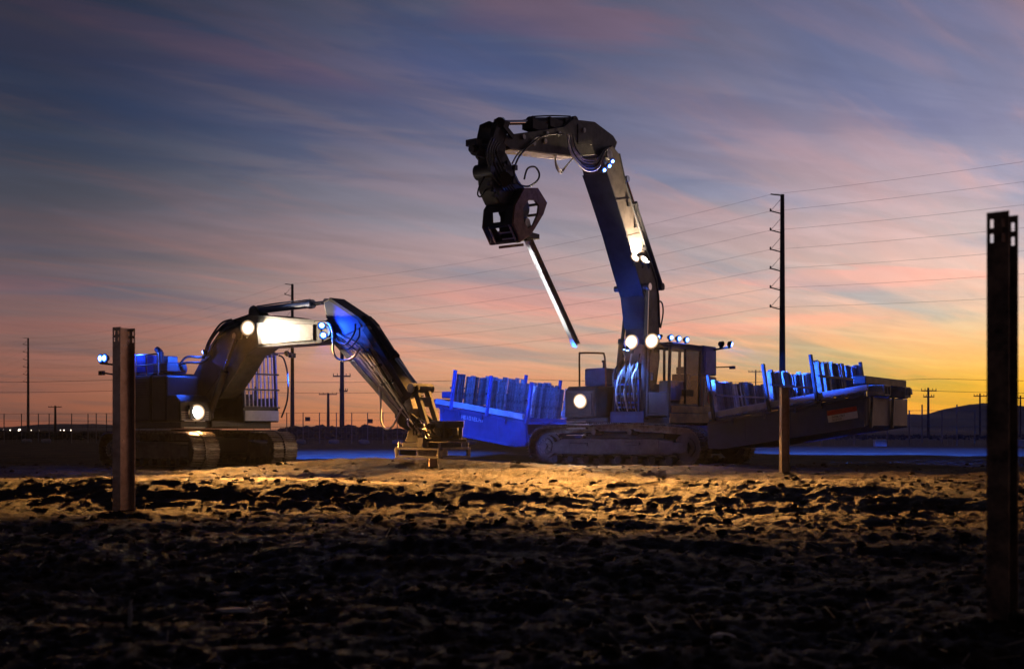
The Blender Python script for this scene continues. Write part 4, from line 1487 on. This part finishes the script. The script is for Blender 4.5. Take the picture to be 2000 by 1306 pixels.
# stick
hs = .21
yl2 = Y0 + hs
SP = poly(F, yl2, [(988, 264), (1060, 254), (1102, 247), (1119, 233), (1162, 238), (1198, 265), (1206, 278), (1201, 292), (1168, 302), (1121, 305), (995, 289), (984, 280)])
SR = MB(F).prism(SP, Y0 - hs, Y0 + hs).build('stick', 'armdark', ER, .012)
wp = MB(F)
a, b = SP[9], SP[10]
wp.bar((a[0], Y0, a[1] - .02), (b[0], Y0, b[1] - .02), hs * 2 + .06, .035)
wp.build('wear_plate', 'stickp', SR)
MB(F).prism(poly(F, yl2, [(1128, 242), (1158, 244), (1188, 268), (1180, 284), (1128, 282)]), Y0 + hs + .002, Y0 + hs + .02).build('gusset_plate', 'armdark', SR)
for u, v in ((1062, 276), (1020, 268), (1040, 280), (1090, 262), (1138, 255), (1066, 262)):
    x, z = on(F, u, v, yl2)
    MB(F).cyl((x, yl2, z), (x, yl2 + .06, z), .06, n=10).build('hose_fitting', 'steel', SR)
vb = MB(F)
for u0, u1, v0, v1 in ((1030, 1060, 244, 252), (1064, 1090, 240, 248), (1094, 1108, 238, 247)):
    a, b = on(F, u0, v1, Y0), on(F, u1, v0, Y0)
    vb.box(min(a[0], b[0]), max(a[0], b[0]), Y0 - .15, Y0 + .15, min(a[1], b[1]), max(a[1], b[1]))
vb.build('valve_block', 'black', SR, .01)
ram(F, ER, pp(F, Y0, 1118, 238), pp(F, Y0, 976, 240), .60, .11, 'bucket_cylinder', 'black')
lk = MB(F)
for y in (Y0 - .26, Y0 + .26):
    lk.bar(pp(F, y, 978, 238), pp(F, y, 1002, 268), .05, .11)
    lk.bar(pp(F, y, 974, 238), pp(F, y, 958, 296), .05, .13)
lk.cyl(pp(F, Y0 - .32, 976, 239), pp(F, Y0 + .32, 976, 239), .11, n=14)
lk.build('bucket_link', 'black', ER)
for k in range(6):
    dz = k * 5
    hose(F, ER, [pp(F, Y0 + .3 + .02 * k, *p) for p in ((1118 - k * 2, 262), (1124 - 2 * k, 288 + dz * .4), (1140, 306 + dz), (1166, 306 + dz), (1180, 292 + dz * .3), (1190, 288))], .018, 'hose' if k % 3 == 0 else 'hoseg')
for k in range(3):
    hose(F, ER, [pp(F, Y0 + .1 * k, *p) for p in ((1084, 300), (1086, 318 + 4 * k), (1096, 332 + 3 * k), (1108, 322), (1120, 308))], .018, 'hoseg')
hose(F, ER, [pp(F, Y0 + .3, *p) for p in ((1100, 262), (1066, 264), (1040, 280), (1014, 306), (1004, 336), (1012, 358), (1032, 364), (1050, 352), (1053, 338), (1044, 326), (1030, 330), (1024, 350))], .022, 'hose')
hose(F, ER, [pp(F, Y0 + .25, *p) for p in ((1060, 268), (1046, 270), (1030, 288), (1012, 300), (1000, 320))], .018, 'hoseg')

rh = random.Random(15)
for k in range(9):
    yk = Y0 - .30 + .075 * k
    hose(F, ER, [(1.34 + rh.uniform(-.04, .04), yk, 1.36), (1.46 + rh.uniform(0, .1), yk + rh.uniform(-.06, .06), 1.75 + rh.uniform(-.1, .1)),
                 (1.42 + rh.uniform(-.05, .1), yk + rh.uniform(-.08, .08), 2.25 + rh.uniform(-.1, .15)), (1.18, yk * .8 + .06, 2.75 + rh.uniform(-.15, .2))], .022, 'hoseg' if k % 3 == 1 else 'hose')
for k in range(3):
    MB(F).box(1.10, 1.30, Y0 - .24 + .2 * k, Y0 - .12 + .2 * k, 2.3, 2.55 + .06 * k).build('valve_block', 'steel' if k == 1 else 'dark', ER, .01)
# weld seams and lift lugs on the boom side
for (u, v), (u2, v2) in (((1201, 392), (1231, 388)), ((1222, 462), (1254, 455)), ((1246, 545), (1282, 540))):
    a_, b_ = pp(F, Y0 + hb, u, v), pp(F, Y0 + hb, u2, v2)
    MB(F).bar(a_ + Vector((0, .004, 0)), b_ + Vector((0, .004, 0)), .012, .02).build('weld_seam', 'boomr', BR)
for u, v in ((1226, 400), (1240, 442), (1256, 486)):
    q = pp(F, Y0 + hb, u, v)
    MB(F).box(q.x - .05, q.x + .05, q.y, q.y + .05, q.z - .05, q.z + .05).build('hose_clamp', 'black', BR, .006)
# lamps, some of them added as fill
p = Vector((1.68, -.98, 1.70))
lamp(F, ER, p, (1, .10, -.10), .20, 'lampw', 1500, (1, .72, .46), 120, .7, 'headlight', fans=[((.6, 22.5, 0), 8, 46, 4800)])
MB(F).bar((1.36, .24, 3.16), (1.36, 1.45, 3.16), .05, .05).build('lamp_bar', 'black', ER)
for y, tg, en in ((.46, (-.8, 17.8, 0), 56000), (1.06, (5.5, 17.6, 0), 22000)):
    lamp(F, ER, (1.48, y, 3.22), (1, .0, .1), .20, 'lampw', 350, (1, .56, .22), 150, .7, 'work_lamp', fans=[(tg, 6, 42, en)])
for u, v in ((1240, 504), (1258, 507)):
    p = pp(F, Y0 + .50, u, v)
    lamp(F, ER, p, (.3, .8, .5), .13, 'lampw', 260, (1, .84, .62), 160, .6, 'boom_lamp')
# the lamp of the same bracket that grazes the boom side
p = pp(F, Y0 + .66, 1266, 514)
lamp(F, ER, p, (.16, -.20, 1), .06, 'lampw', 1700, (1, .74, .5), 130, .8, 'boom_lamp')
for u, v in ((1180, 332), (1190, 324), (1196, 315)):
    p = pp(F, Y0 + .42, u, v)
    lamp(F, ER, p, (.4, .9, -.5), .06, 'lampb', 60, BLUE, 165, .5, 'blue_lamp')
p = pp(F, Y0 - .40, 1150, 330)
lamp(F, ER, p, MR.to_3x3().inverted() @ (Vector((-.4, 33.2, 1.9)) - MR @ p), .06, 'lampb', 7500, BLUE, 42, .45, 'blue_lamp')
p = pp(F, Y0, 1178, 322)
lamp(F, ER, p + Vector((.22, 0, 0)), (.55, 0, -1), .06, 'lampb', 420, BLUE, 150, .5, 'blue_lamp')
for x in (1.30, .86, .40):
    lamp(F, ER, (x, 1.52, 3.30), (.3, 1, -.1), .08, 'lampb', 90, BLUE, 165, .5, 'blue_lamp')
MB(F).bar((-1.2, 1.5, 3.12), (-1.35, 2.0, 3.2), .05, .05).build('lamp_arm', 'black', ER)
for k in range(2):
    lamp(F, ER, (-1.22 - .06 * k, 1.78 + .24 * k, 3.26), (-.35, 1, -.28) if k else (-1, .55, -.35), .09, 'lampb', 6000 if k else 300, BLUE, 84 if k else 120, .4, 'blue_lamp', fans=[] if k else [((14.5, 40, 0), 8.5, 56, 330000)], beam=BLUE)
lamp(F, ER, (1.55, .30, 3.0), (-.02, 0, 1), .06, 'lampb', 200, BLUE, 110, .6, 'blue_lamp')  # added lamp, washes the boom belly blue from below
lamp(F, ER, (1.62, .42, 3.02), (-.10, 0, -1), .06, 'lampb', 260, (.12, .28, 1), 100, .6, 'blue_lamp')  # added lamp, blue fill on the front plate
lamp(F, ER, (1.25, 1.15, 3.34), (1, -.3, -.35), .06, 'lampb', 500, BLUE, 140, .5, 'blue_lamp')

# ------------------------------------------------------------------ pile driver
pd0 = F @ Vector((*on(F, 1000, 470, Y0),)).to_3d() if False else None
xz = on(F, 1010, 475, Y0)
TP = thing('pile_driver', 'black boxy pile driver with a six sided side plate hanging from the right excavator', 'pile driver', MR @ Matrix.Translation((xz[0], Y0, xz[1])))
yc = Y0 + .42
outer = poly(F, yc, [(1025, 367), (1051, 367), (1069, 396), (1062, 418), (1038, 458), (1018, 472), (1003, 437), (1006, 402)])
inner = poly(F, yc, [(1033, 391), (1045, 391), (1053, 402), (1051, 418), (1042, 439), (1032, 446), (1023, 432), (1022, 406)])
MB(F).ring(outer, inner, yc - .05, yc).build('side_plate', 'rust', TP, .006)
MB(F).ring(outer, inner, Y0 - .44, Y0 - .40).build('side_plate', 'rust', TP, .006)
cx = sum(p[0] for p in outer) / 8
cz = sum(p[1] for p in outer) / 8
sh = lambda p, s: (cx + (p[0] - cx) * s, cz + (p[1] - cz) * s)
cage = MB(F)
for i in (0, 1, 2, 3, 4, 5, 6, 7):
    p = sh(outer[i], .95)
    cage.bar((p[0], Y0 - .40, p[1]), (p[0], yc - .05, p[1]), .07, .05)
cage.build('cross_bar', 'black', TP)
# front shell (faces left in the photo): plates with openings
n_ = outer


def shell(i, j, a0, a1, y0_, y1_, name='shell_plate', mat='black', off=0.0):
    a, b = Vector(sh(n_[i], .985)), Vector(sh(n_[j], .985))
    p, q = a.lerp(b, a0), a.lerp(b, a1)
    mid = (y0_ + y1_) / 2
    d = (q - p).normalized()
    up = Vector((d.y, 0, -d.x))
    return MB(F).bar((p.x, mid, p.y), (q.x, mid, q.y), y1_ - y0_, .03, up=up).build(name, mat, TP)


yA, yB = Y0 - .40, yc - .05
shell(7, 0, 0, 1, yA, yB)
shell(0, 1, 0, 1, yA, yB)
shell(6, 7, .0, .18, yA, yB)
shell(6, 7, .78, 1, yA, yB)
shell(6, 7, .18, .78, yA, yA + .22)
shell(6, 7, .18, .78, yB - .2, yB)
shell(5, 6, .0, .12, yA, yB)
shell(5, 6, .88, 1, yA, yB)
for q in (.2, .55):
    shell(5, 6, q, q + .05, yA + .36, yB - .08, 'rung', 'rail')
for y in (yA + .12, yB - .10):
    shell(5, 6, .0, 1, y, y + .035, 'edge_rail', 'rail')
shell(5, 6, .02, .98, yA + .02, yA + .10)
shell(4, 5, .0, 1, yA, yB)
gx, gz = cx, cz
gb = MB(F).cyl((gx, Y0 - .3, gz + .12), (gx, Y0 + .28, gz + .12), .22, n=22).cyl((gx - .05, Y0 - .32, gz - .28), (gx - .05, Y0 + .30, gz - .28), .20, n=22)
gb.box(gx - .2, gx + .2, Y0 - .25, Y0 + .22, gz - .45, gz + .3)
gb.build('gear_housing', 'dark', TP, .02)
MB(F).cyl((gx - .02, Y0 + .28, gz - .22), (gx - .02, Y0 + .36, gz - .22), .10, n=16).build('shaft_end', 'steel', TP)
cl_ = MB(F)
a = pp(F, Y0 + .2, 1030, 466)
for dy in (-.16, .16):
    cl_.bar(Vector((a.x, Y0 + .05 + dy, a.z + .22)), Vector((a.x - .02, Y0 + .05 + dy, a.z - .06)), .08, .22)
cl_.box(a.x - .35, a.x + .1, Y0 - .25, Y0 + .3, a.z + .02, a.z + .14)
cl_.build('clamp_jaw', 'black', TP, .01)
MB(F).bar(pp(F, Y0, 985, 482), pp(F, Y0, 1012, 479), .3, .06).build('foot_plate', 'rust', TP)
# neck with tilt and rotor above the box
nk = MB(F)
npoly = poly(F, Y0 + .2, [(962, 300), (976, 290), (990, 300), (1002, 325), (1014, 352), (1026, 368), (1008, 402), (976, 398), (964, 372), (960, 335)])
nk.prism(npoly, Y0 - .20, Y0 + .20)
nk.build('neck', 'dark', TP, .03)
nk2 = MB(F)
for y in (Y0 - .17, Y0 + .17):
    nk2.prism(poly(F, Y0 + .1, [(950, 304), (952, 268), (958, 240), (974, 233), (990, 240), (984, 258), (980, 300), (968, 326)]), y - .03, y + .03)
nk2.cyl(pp(F, Y0 - .22, 962, 300), pp(F, Y0 + .22, 962, 300), .11, n=16)
nk2.build('tilt_bracket', 'black', TP, .01)
x, z = on(F, 975, 300, Y0)
MB(F).cyl((x, Y0 - .05, z + .25), (x, Y0 - .05, z - .32), .10, n=16).build('tilt_cylinder', 'rust', TP, smooth=True)
mt = MB(F)
a, b = pp(F, Y0, 950, 296), pp(F, Y0, 926, 292)
mt.cyl(a, b, .16, .13, 16).cyl(b, b + (b - a) * .25, .08, n=10).box(b.x - .1, b.x + .12, Y0 - .14, Y0 + .14, b.z + .06, b.z + .2)
mt.build('hydraulic_motor', 'black', TP, .01)
a = pp(F, Y0, 950, 335)
MB(F).cyl(a + Vector((0, -.25, 0)), a + Vector((0, .25, 0)), .17, n=18).cyl(pp(F, Y0, 985, 350), pp(F, Y0 + .36, 985, 350), .16, n=18).build('rotor', 'black', TP, smooth=True)
hose(F, TP, [pp(F, Y0, *p) for p in ((946, 345), (936, 365), (933, 380), (939, 384), (948, 372), (956, 362))], .018, 'hose')
for k in range(5):
    rr = random.Random(k)
    hose(F, TP, [pp(F, Y0 + .28, *p) for p in ((960 + 4 * k, 268 + 3 * k), (950 + 5 * k, 300), (962 + 8 * k, 340 + 3 * k), (984 + 6 * k, 372))], .02, 'hose')
fit = MB(F)
rr = random.Random(8)
for k in range(14):
    q = pp(F, Y0 + .26, rr.uniform(952, 1005), rr.uniform(312, 385))
    s = rr.uniform(.03, .07)
    fit.box(q.x - s, q.x + s, q.y - .03, q.y + .05, q.z - s, q.z + s)
fit.build('hose_fitting', 'dark', TP, .006)

# the pile it holds
a, b = pp(F, Y0 + .1, 1032, 468), pp(F, Y0 + .1, 1126, 674)
ax = (a - b)
Lp = ax.length
zx = ax.normalized()
yx = Vector((.0, 1, 0))
xx = yx.cross(zx).normalized()
Fp = MR @ Matrix(((xx.x, yx.x, zx.x, b.x), (xx.y, yx.y, zx.y, b.y), (xx.z, yx.z, zx.z, b.z), (0, 0, 0, 1))) @ Matrix.Rotation(R(-14), 4, 'Z')
t = thing('steel_pile', 'pale steel pile hanging at a slant from the pile driver in the air', 'steel pile', Fp)
for s in (-1, 1):
    MB(Fp).box(s * .07 - .005, s * .07 + .005, -.068, .068, 0, Lp).build('flange', 'white', t)
MB(Fp).box(-.065, .065, -.004, .004, 0, Lp - .002).build('web', 'white', t)


# ------------------------------------------------------------------ pile basket on both sides of the right excavator
PBK = thing('pile_basket', 'long blue boat shaped pile basket slung across the right excavator', 'basket', MR)
TAN = math.tan(R(8.8))


def rail_z(y):
    return 1.36 + (abs(y) - 2.9) * TAN


for sg in (1, -1):
    yo = 6.62 if sg > 0 else 5.75          # outer end
    Y = lambda y: sg * y
    bot = lambda y: .46 + max(0, y - 3.1) * .155
    prof = [(2.72, .62), (2.75, .47), (3.1, .46), (yo, bot(yo)), (yo, rail_z(yo) - .22), (2.72, rail_z(2.72) - .22)]
    for x, nm in ((1.66, 'hull_side'), (-1.66, 'hull_side')):
        o = MB(F).prism([(Y(a), b) for a, b in prof], x - .025, x + .025, 'yz').build(nm, 'hull', PBK, .008)
        if x > 0:
            near_side = o
            # stiffener lip along the bottom and a top flange
            m = MB(F).bar((1.70, Y(3.1), bot(3.1) + .03), (1.70, Y(yo), bot(yo) + .03), .05, .06)
            m.bar((1.70, Y(2.75), rail_z(2.75) - .235), (1.70, Y(yo), rail_z(yo) - .235), .06, .05)
            m.build('hull_lip', 'hull', o)
            for q in range(3):
                ys_ = 3.7 + q * 1.0
                MB(F).bar((1.688, Y(ys_), bot(ys_) + .06), (1.688, Y(ys_), rail_z(ys_) - .27), .012, .03, up=(0, 1, 0)).build('weld_seam', 'hull', o)
            if sg < 0:
                yy = -4.95
                d = Vector((0, 1, -TAN)).normalized()
                glyphs(F, (1.692, yy, rail_z(yy) - .42), d, (0, TAN, 1), 9, .105, 12).build('lettering', 'rail', o)
            else:
                d = Vector((0, 1, TAN)).normalized()
                u_ = Vector((0, -TAN, 1)).normalized()
                c0 = Vector((1.695, 5.78, rail_z(5.78) - .70))
                pl = MB(F)
                for (w0, w1, h0, h1, mt_) in ((0, .70, .16, .27, 'signr'), (0, .70, .0, .155, 'signw')):
                    q = c0 + d * w0 + u_ * ((h0 + h1) / 2)
                    r_ = c0 + d * w1 + u_ * ((h0 + h1) / 2)
                    MB(F).bar(q, r_, .008, h1 - h0).build('warning_label', mt_, o)
                glyphs(F, c0 + d * .10 + u_ * .085 + Vector((.008, 0, 0)), d, u_, 9, .042, 31).build('lettering', 'ink', o)
                glyphs(F, c0 + d * .10 + u_ * .025 + Vector((.008, 0, 0)), d, u_, 8, .035, 32).build('lettering', 'ink', o)
    MB(F).prism([(Y(2.74), .62), (Y(2.77), .50), (Y(3.1), .48), (Y(yo), bot(yo) + .02), (Y(yo), bot(yo) + .06), (Y(3.1), .54), (Y(2.8), .56)], -1.62, 1.62, 'yz').build('floor_plate', 'hull', PBK)
    MB(F).box(-1.62, 1.62, *sorted((Y(yo - .03), Y(yo + .01))), bot(yo) + .02, rail_z(yo) - .24).build('end_plate', 'hull', PBK, .01)
    MB(F).box(-1.62, 1.62, *sorted((Y(2.70), Y(2.74))), .60, rail_z(2.7) - .24).build('end_plate', 'hull', PBK, .01)
    # long rails
    for x in (1.72, -1.72):
        MB(F).bar((x, Y(2.78), rail_z(2.78) - .05), (x, Y(yo + .1), rail_z(yo + .1) - .05), .10, .15).build('rail', 'rail', PBK, .012)
    for x in (1.73, -1.73):
        MB(F).bar((x, Y(2.78), rail_z(2.78) - .18), (x, Y(yo), rail_z(yo) - .18), .04, .05).build('lower_rail', 'hull', PBK, .01)
    # end beams with open box ends
    for k, x in enumerate((1.35, -.25)):
        eb_ = MB(F)
        z0 = rail_z(yo) - .05
        ye0, ye1 = yo + .02, yo + (.42 if sg > 0 else .30)
        for dx in (-.22, 0, .22):
            eb_.box(x + dx - .02, x + dx + .02, *sorted((Y(ye0), Y(ye1))), z0 - .16, z0 + .06)
        for dz in (-.16, .05):
            eb_.box(x - .235, x + .235, *sorted((Y(ye0 + .002), Y(ye1 - .002))), z0 + dz - .015, z0 + dz + .025)
        bo_ = eb_.build('fork_pocket', 'stickp' if sg > 0 else 'hull', PBK, .006)
        MB(F).bar((x, Y(ye0 + .05), z0 - .16), (x, Y(yo + .04), bot(yo) - .02), .07, .06).build('leg', 'stickp' if sg > 0 else 'hull', PBK)
    MB(F).box(-1.6, 1.6, *sorted((Y(yo - .30), Y(yo))), rail_z(yo) + .05, rail_z(yo) + .24).build('end_beam', 'dark' if sg > 0 else 'hull', PBK, .02)
    # struts under the rail
    for yy in (3.4, 4.2, 5.0, 5.6):
        MB(F).bar((1.71, Y(yy), rail_z(yy) - .34), (1.71, Y(yy), rail_z(yy) - .16), .05, .10).build('bracket', 'hull', PBK)
    # divider posts and cross bars
    rows = (2.95, 4.38, 5.55) if sg > 0 else (2.62, 3.98, 5.25)
    wy = [.0, .0, .0]
    for ri, yy in enumerate(rows):
        ln_ = -sg * TAN * .95
        for x in (1.80, -1.80):
            MB(F).bar((x, Y(yy), rail_z(yy) - .22), (x, Y(yy) + ln_ * 1.12, rail_z(yy) + .92), .07, .10, up=(1, 0, 0)).build('post', 'dark' if sg > 0 else 'bluep', PBK, .008)
        MB(F).bar((1.68, Y(yy), rail_z(yy) - .12), (-1.68, Y(yy), rail_z(yy) - .12), .10, .10).build('cross_bar', 'hull', PBK)
MB(F).box(-.7, .7, -2.7, 2.7, .86, 1.04).build('spine', 'hull', PBK, .02)

# piles standing in the basket: two layers a row, each pile of its own
pm = MB()
pm.box(-.005, .005, -.05, .05, 0, 1)
pm.box(.005, .075, -.004, .004, 0, .998)
pm.box(.075, .085, -.05, .05, 0, 1)
pme = pm.mesh('steel_pile', M['bpile'])
labels = {(1, 0): 'upright pile in the right basket row beside the cab', (1, 1): 'upright pile in the middle row of the right basket',
          (1, 2): 'upright pile in the outermost row of the right basket', (-1, 0): 'upright pile in the left basket row beside the headlight',
          (-1, 1): 'upright pile in the middle row of the left basket', (-1, 2): 'upright pile in the outermost row of the left basket'}
rnd = random.Random(77)
ORD = 'first second third fourth fifth sixth seventh eighth ninth tenth eleventh twelfth thirteenth fourteenth fifteenth sixteenth seventeenth eighteenth nineteenth twentieth'.split()
ORD += ['twenty-' + k for k in ORD[:9]]
for sg in (1, -1):
    rows = (2.95, 4.38, 5.55) if sg > 0 else (2.62, 3.98, 5.25)
    for ri, yy in enumerate(rows):
        n = 22
        cnt = 0
        for i in range(n):
            x = 1.60 - i * (3.2 / (n - 1))
            if abs(x - .05) < .07:
                continue
            dz = rnd.uniform(-.05, .03)
            o = bpy.data.objects.new('steel_pile', pme)
            COL.objects.link(o)
            o.matrix_world = MR @ Matrix.Translation((x, sg * yy + rnd.uniform(-.02, .02), rail_z(yy) - .06 + dz)) @ Matrix.Rotation(sg * R(8.6) + R(rnd.uniform(-.5, .5)), 4, 'X') \
                @ Matrix.Rotation(R(rnd.choice((0, 0, 90)) + 180), 4, 'Z') @ Matrix.Scale(.86, 4, (0, 0, 1))
            tag(o, labels[(sg, ri)] + ', ' + ORD[cnt] + ' from the near end', 'steel pile', 'piles standing upright in the basket')
            cnt += 1
        # tie bar through the row
        MB(F).bar((1.78, sg * yy - sg * .13 + sg * .16, rail_z(yy) + .42), (-1.78, sg * yy - sg * .13 + sg * .16, rail_z(yy) + .42), .04, .05).build('tie_bar', 'dark', PBK)


# ------------------------------------------------------------------ loose soil, straw, scraps
def clods():
    rnd = random.Random(5)
    m = MB()
    for i in range(5000):
        Y = 4.0 * (7.6 ** rnd.random())
        x = rnd.uniform(-.55, .55) * Y * 1.05
        r = rnd.choice((.006, .008, .010, .013, .018, .03)) * rnd.uniform(.7, 1.3) * (1 + Y * .02)
        m_pts.append((x, Y, r))
    P = np.array(m_pts)
    H = height(P[:, 0], P[:, 1])
    for (x, Y, r), h in zip(m_pts, H):
        m.ico((x, Y, h + r * .25), r, (1.2, 1, .75), .35, rnd)
    o = m.build('soil_clods', sm)
    tag(o, label='loose clods and stones scattered over the churned soil', cat='soil clods', kind='stuff')


m_pts = []
clods()


def straw():
    rnd = random.Random(6)
    pts = []
    for i in range(500):
        Y = 4.2 * (7 ** rnd.random())
        pts.append((rnd.uniform(-.5, .5) * Y, Y))
    P = np.array(pts)
    H = height(P[:, 0], P[:, 1])
    m = MB()
    for (x, y), h in zip(pts, H):
        a = rnd.uniform(0, 6.28)
        l = rnd.uniform(.04, .16)
        up = rnd.uniform(.0, .35)
        m.bar((x, y, h + .01), (x + l * math.cos(a), y + l * math.sin(a), h + .015 + l * up), .005, .004)
    o = m.build('straw', 'straw')
    tag(o, label='bits of dry straw lying on the soil', cat='straw', kind='stuff')


straw()
for i, (u, v, s, lab) in enumerate([(444, 1130, .05, 'small pale scrap lying on the dark soil left of centre'), (456, 1166, .06, 'flat pale scrap just below the small one on the dark soil'),
                                    (410, 1178, .03, 'smallest pale scrap on the soil left of the other two'), (253, 1205, .05, 'thin upright pale scrap on the soil at lower left'),
                                    (531, 1010, .06, 'pale lump on the soil right of the left pile'), (1412, 1214, .05, 'pale scrap on the dark soil at lower right of centre')]):
    Y = CAMH * FPX / (v - HZN)
    x = (u - 1000) * Y / FPX
    z = hz(x, Y)
    rnd = random.Random(i + 40)
    m = MB()
    if i == 3:
        m.prism([(-.010, 0), (.006, 0), (.022, .05), (.012, .10), (.020, .135), (.002, .12), (-.006, .06)], -.003, .003)
    else:
        m.ico((0, 0, s * .3), s, (1.5, 1, .35), .3, rnd)
    m.F = Matrix.Translation((x, Y, z)) @ Matrix.Rotation(rnd.uniform(-.6, .6), 4, 'Z')
    o = m.build('scrap', 'paper')
    tag(recenter(o), lab, 'litter')


# ------------------------------------------------------------------ thin dusty evening air
hb_ = MB().box(-2600, 2600, -330, 1760, -1.5, 80)
hm = bpy.data.materials.new('haze')
hm.use_nodes = True
ht = hm.node_tree
ht.nodes.clear()
hv = ht.nodes.new('ShaderNodeVolumePrincipled')
hv.inputs['Color'].default_value = (.9, .9, .95, 1)
hv.inputs['Density'].default_value = 1.1e-4
hv.inputs['Anisotropy'].default_value = .3
hout = ht.nodes.new('ShaderNodeOutputMaterial')
ht.links.new(hv.outputs[0], hout.inputs['Volume'])
ho_ = hb_.build('haze', hm)
tag(ho_, label='thin dusty evening air over the whole site', kind='stuff')
sc.cycles.volume_bounces = 0
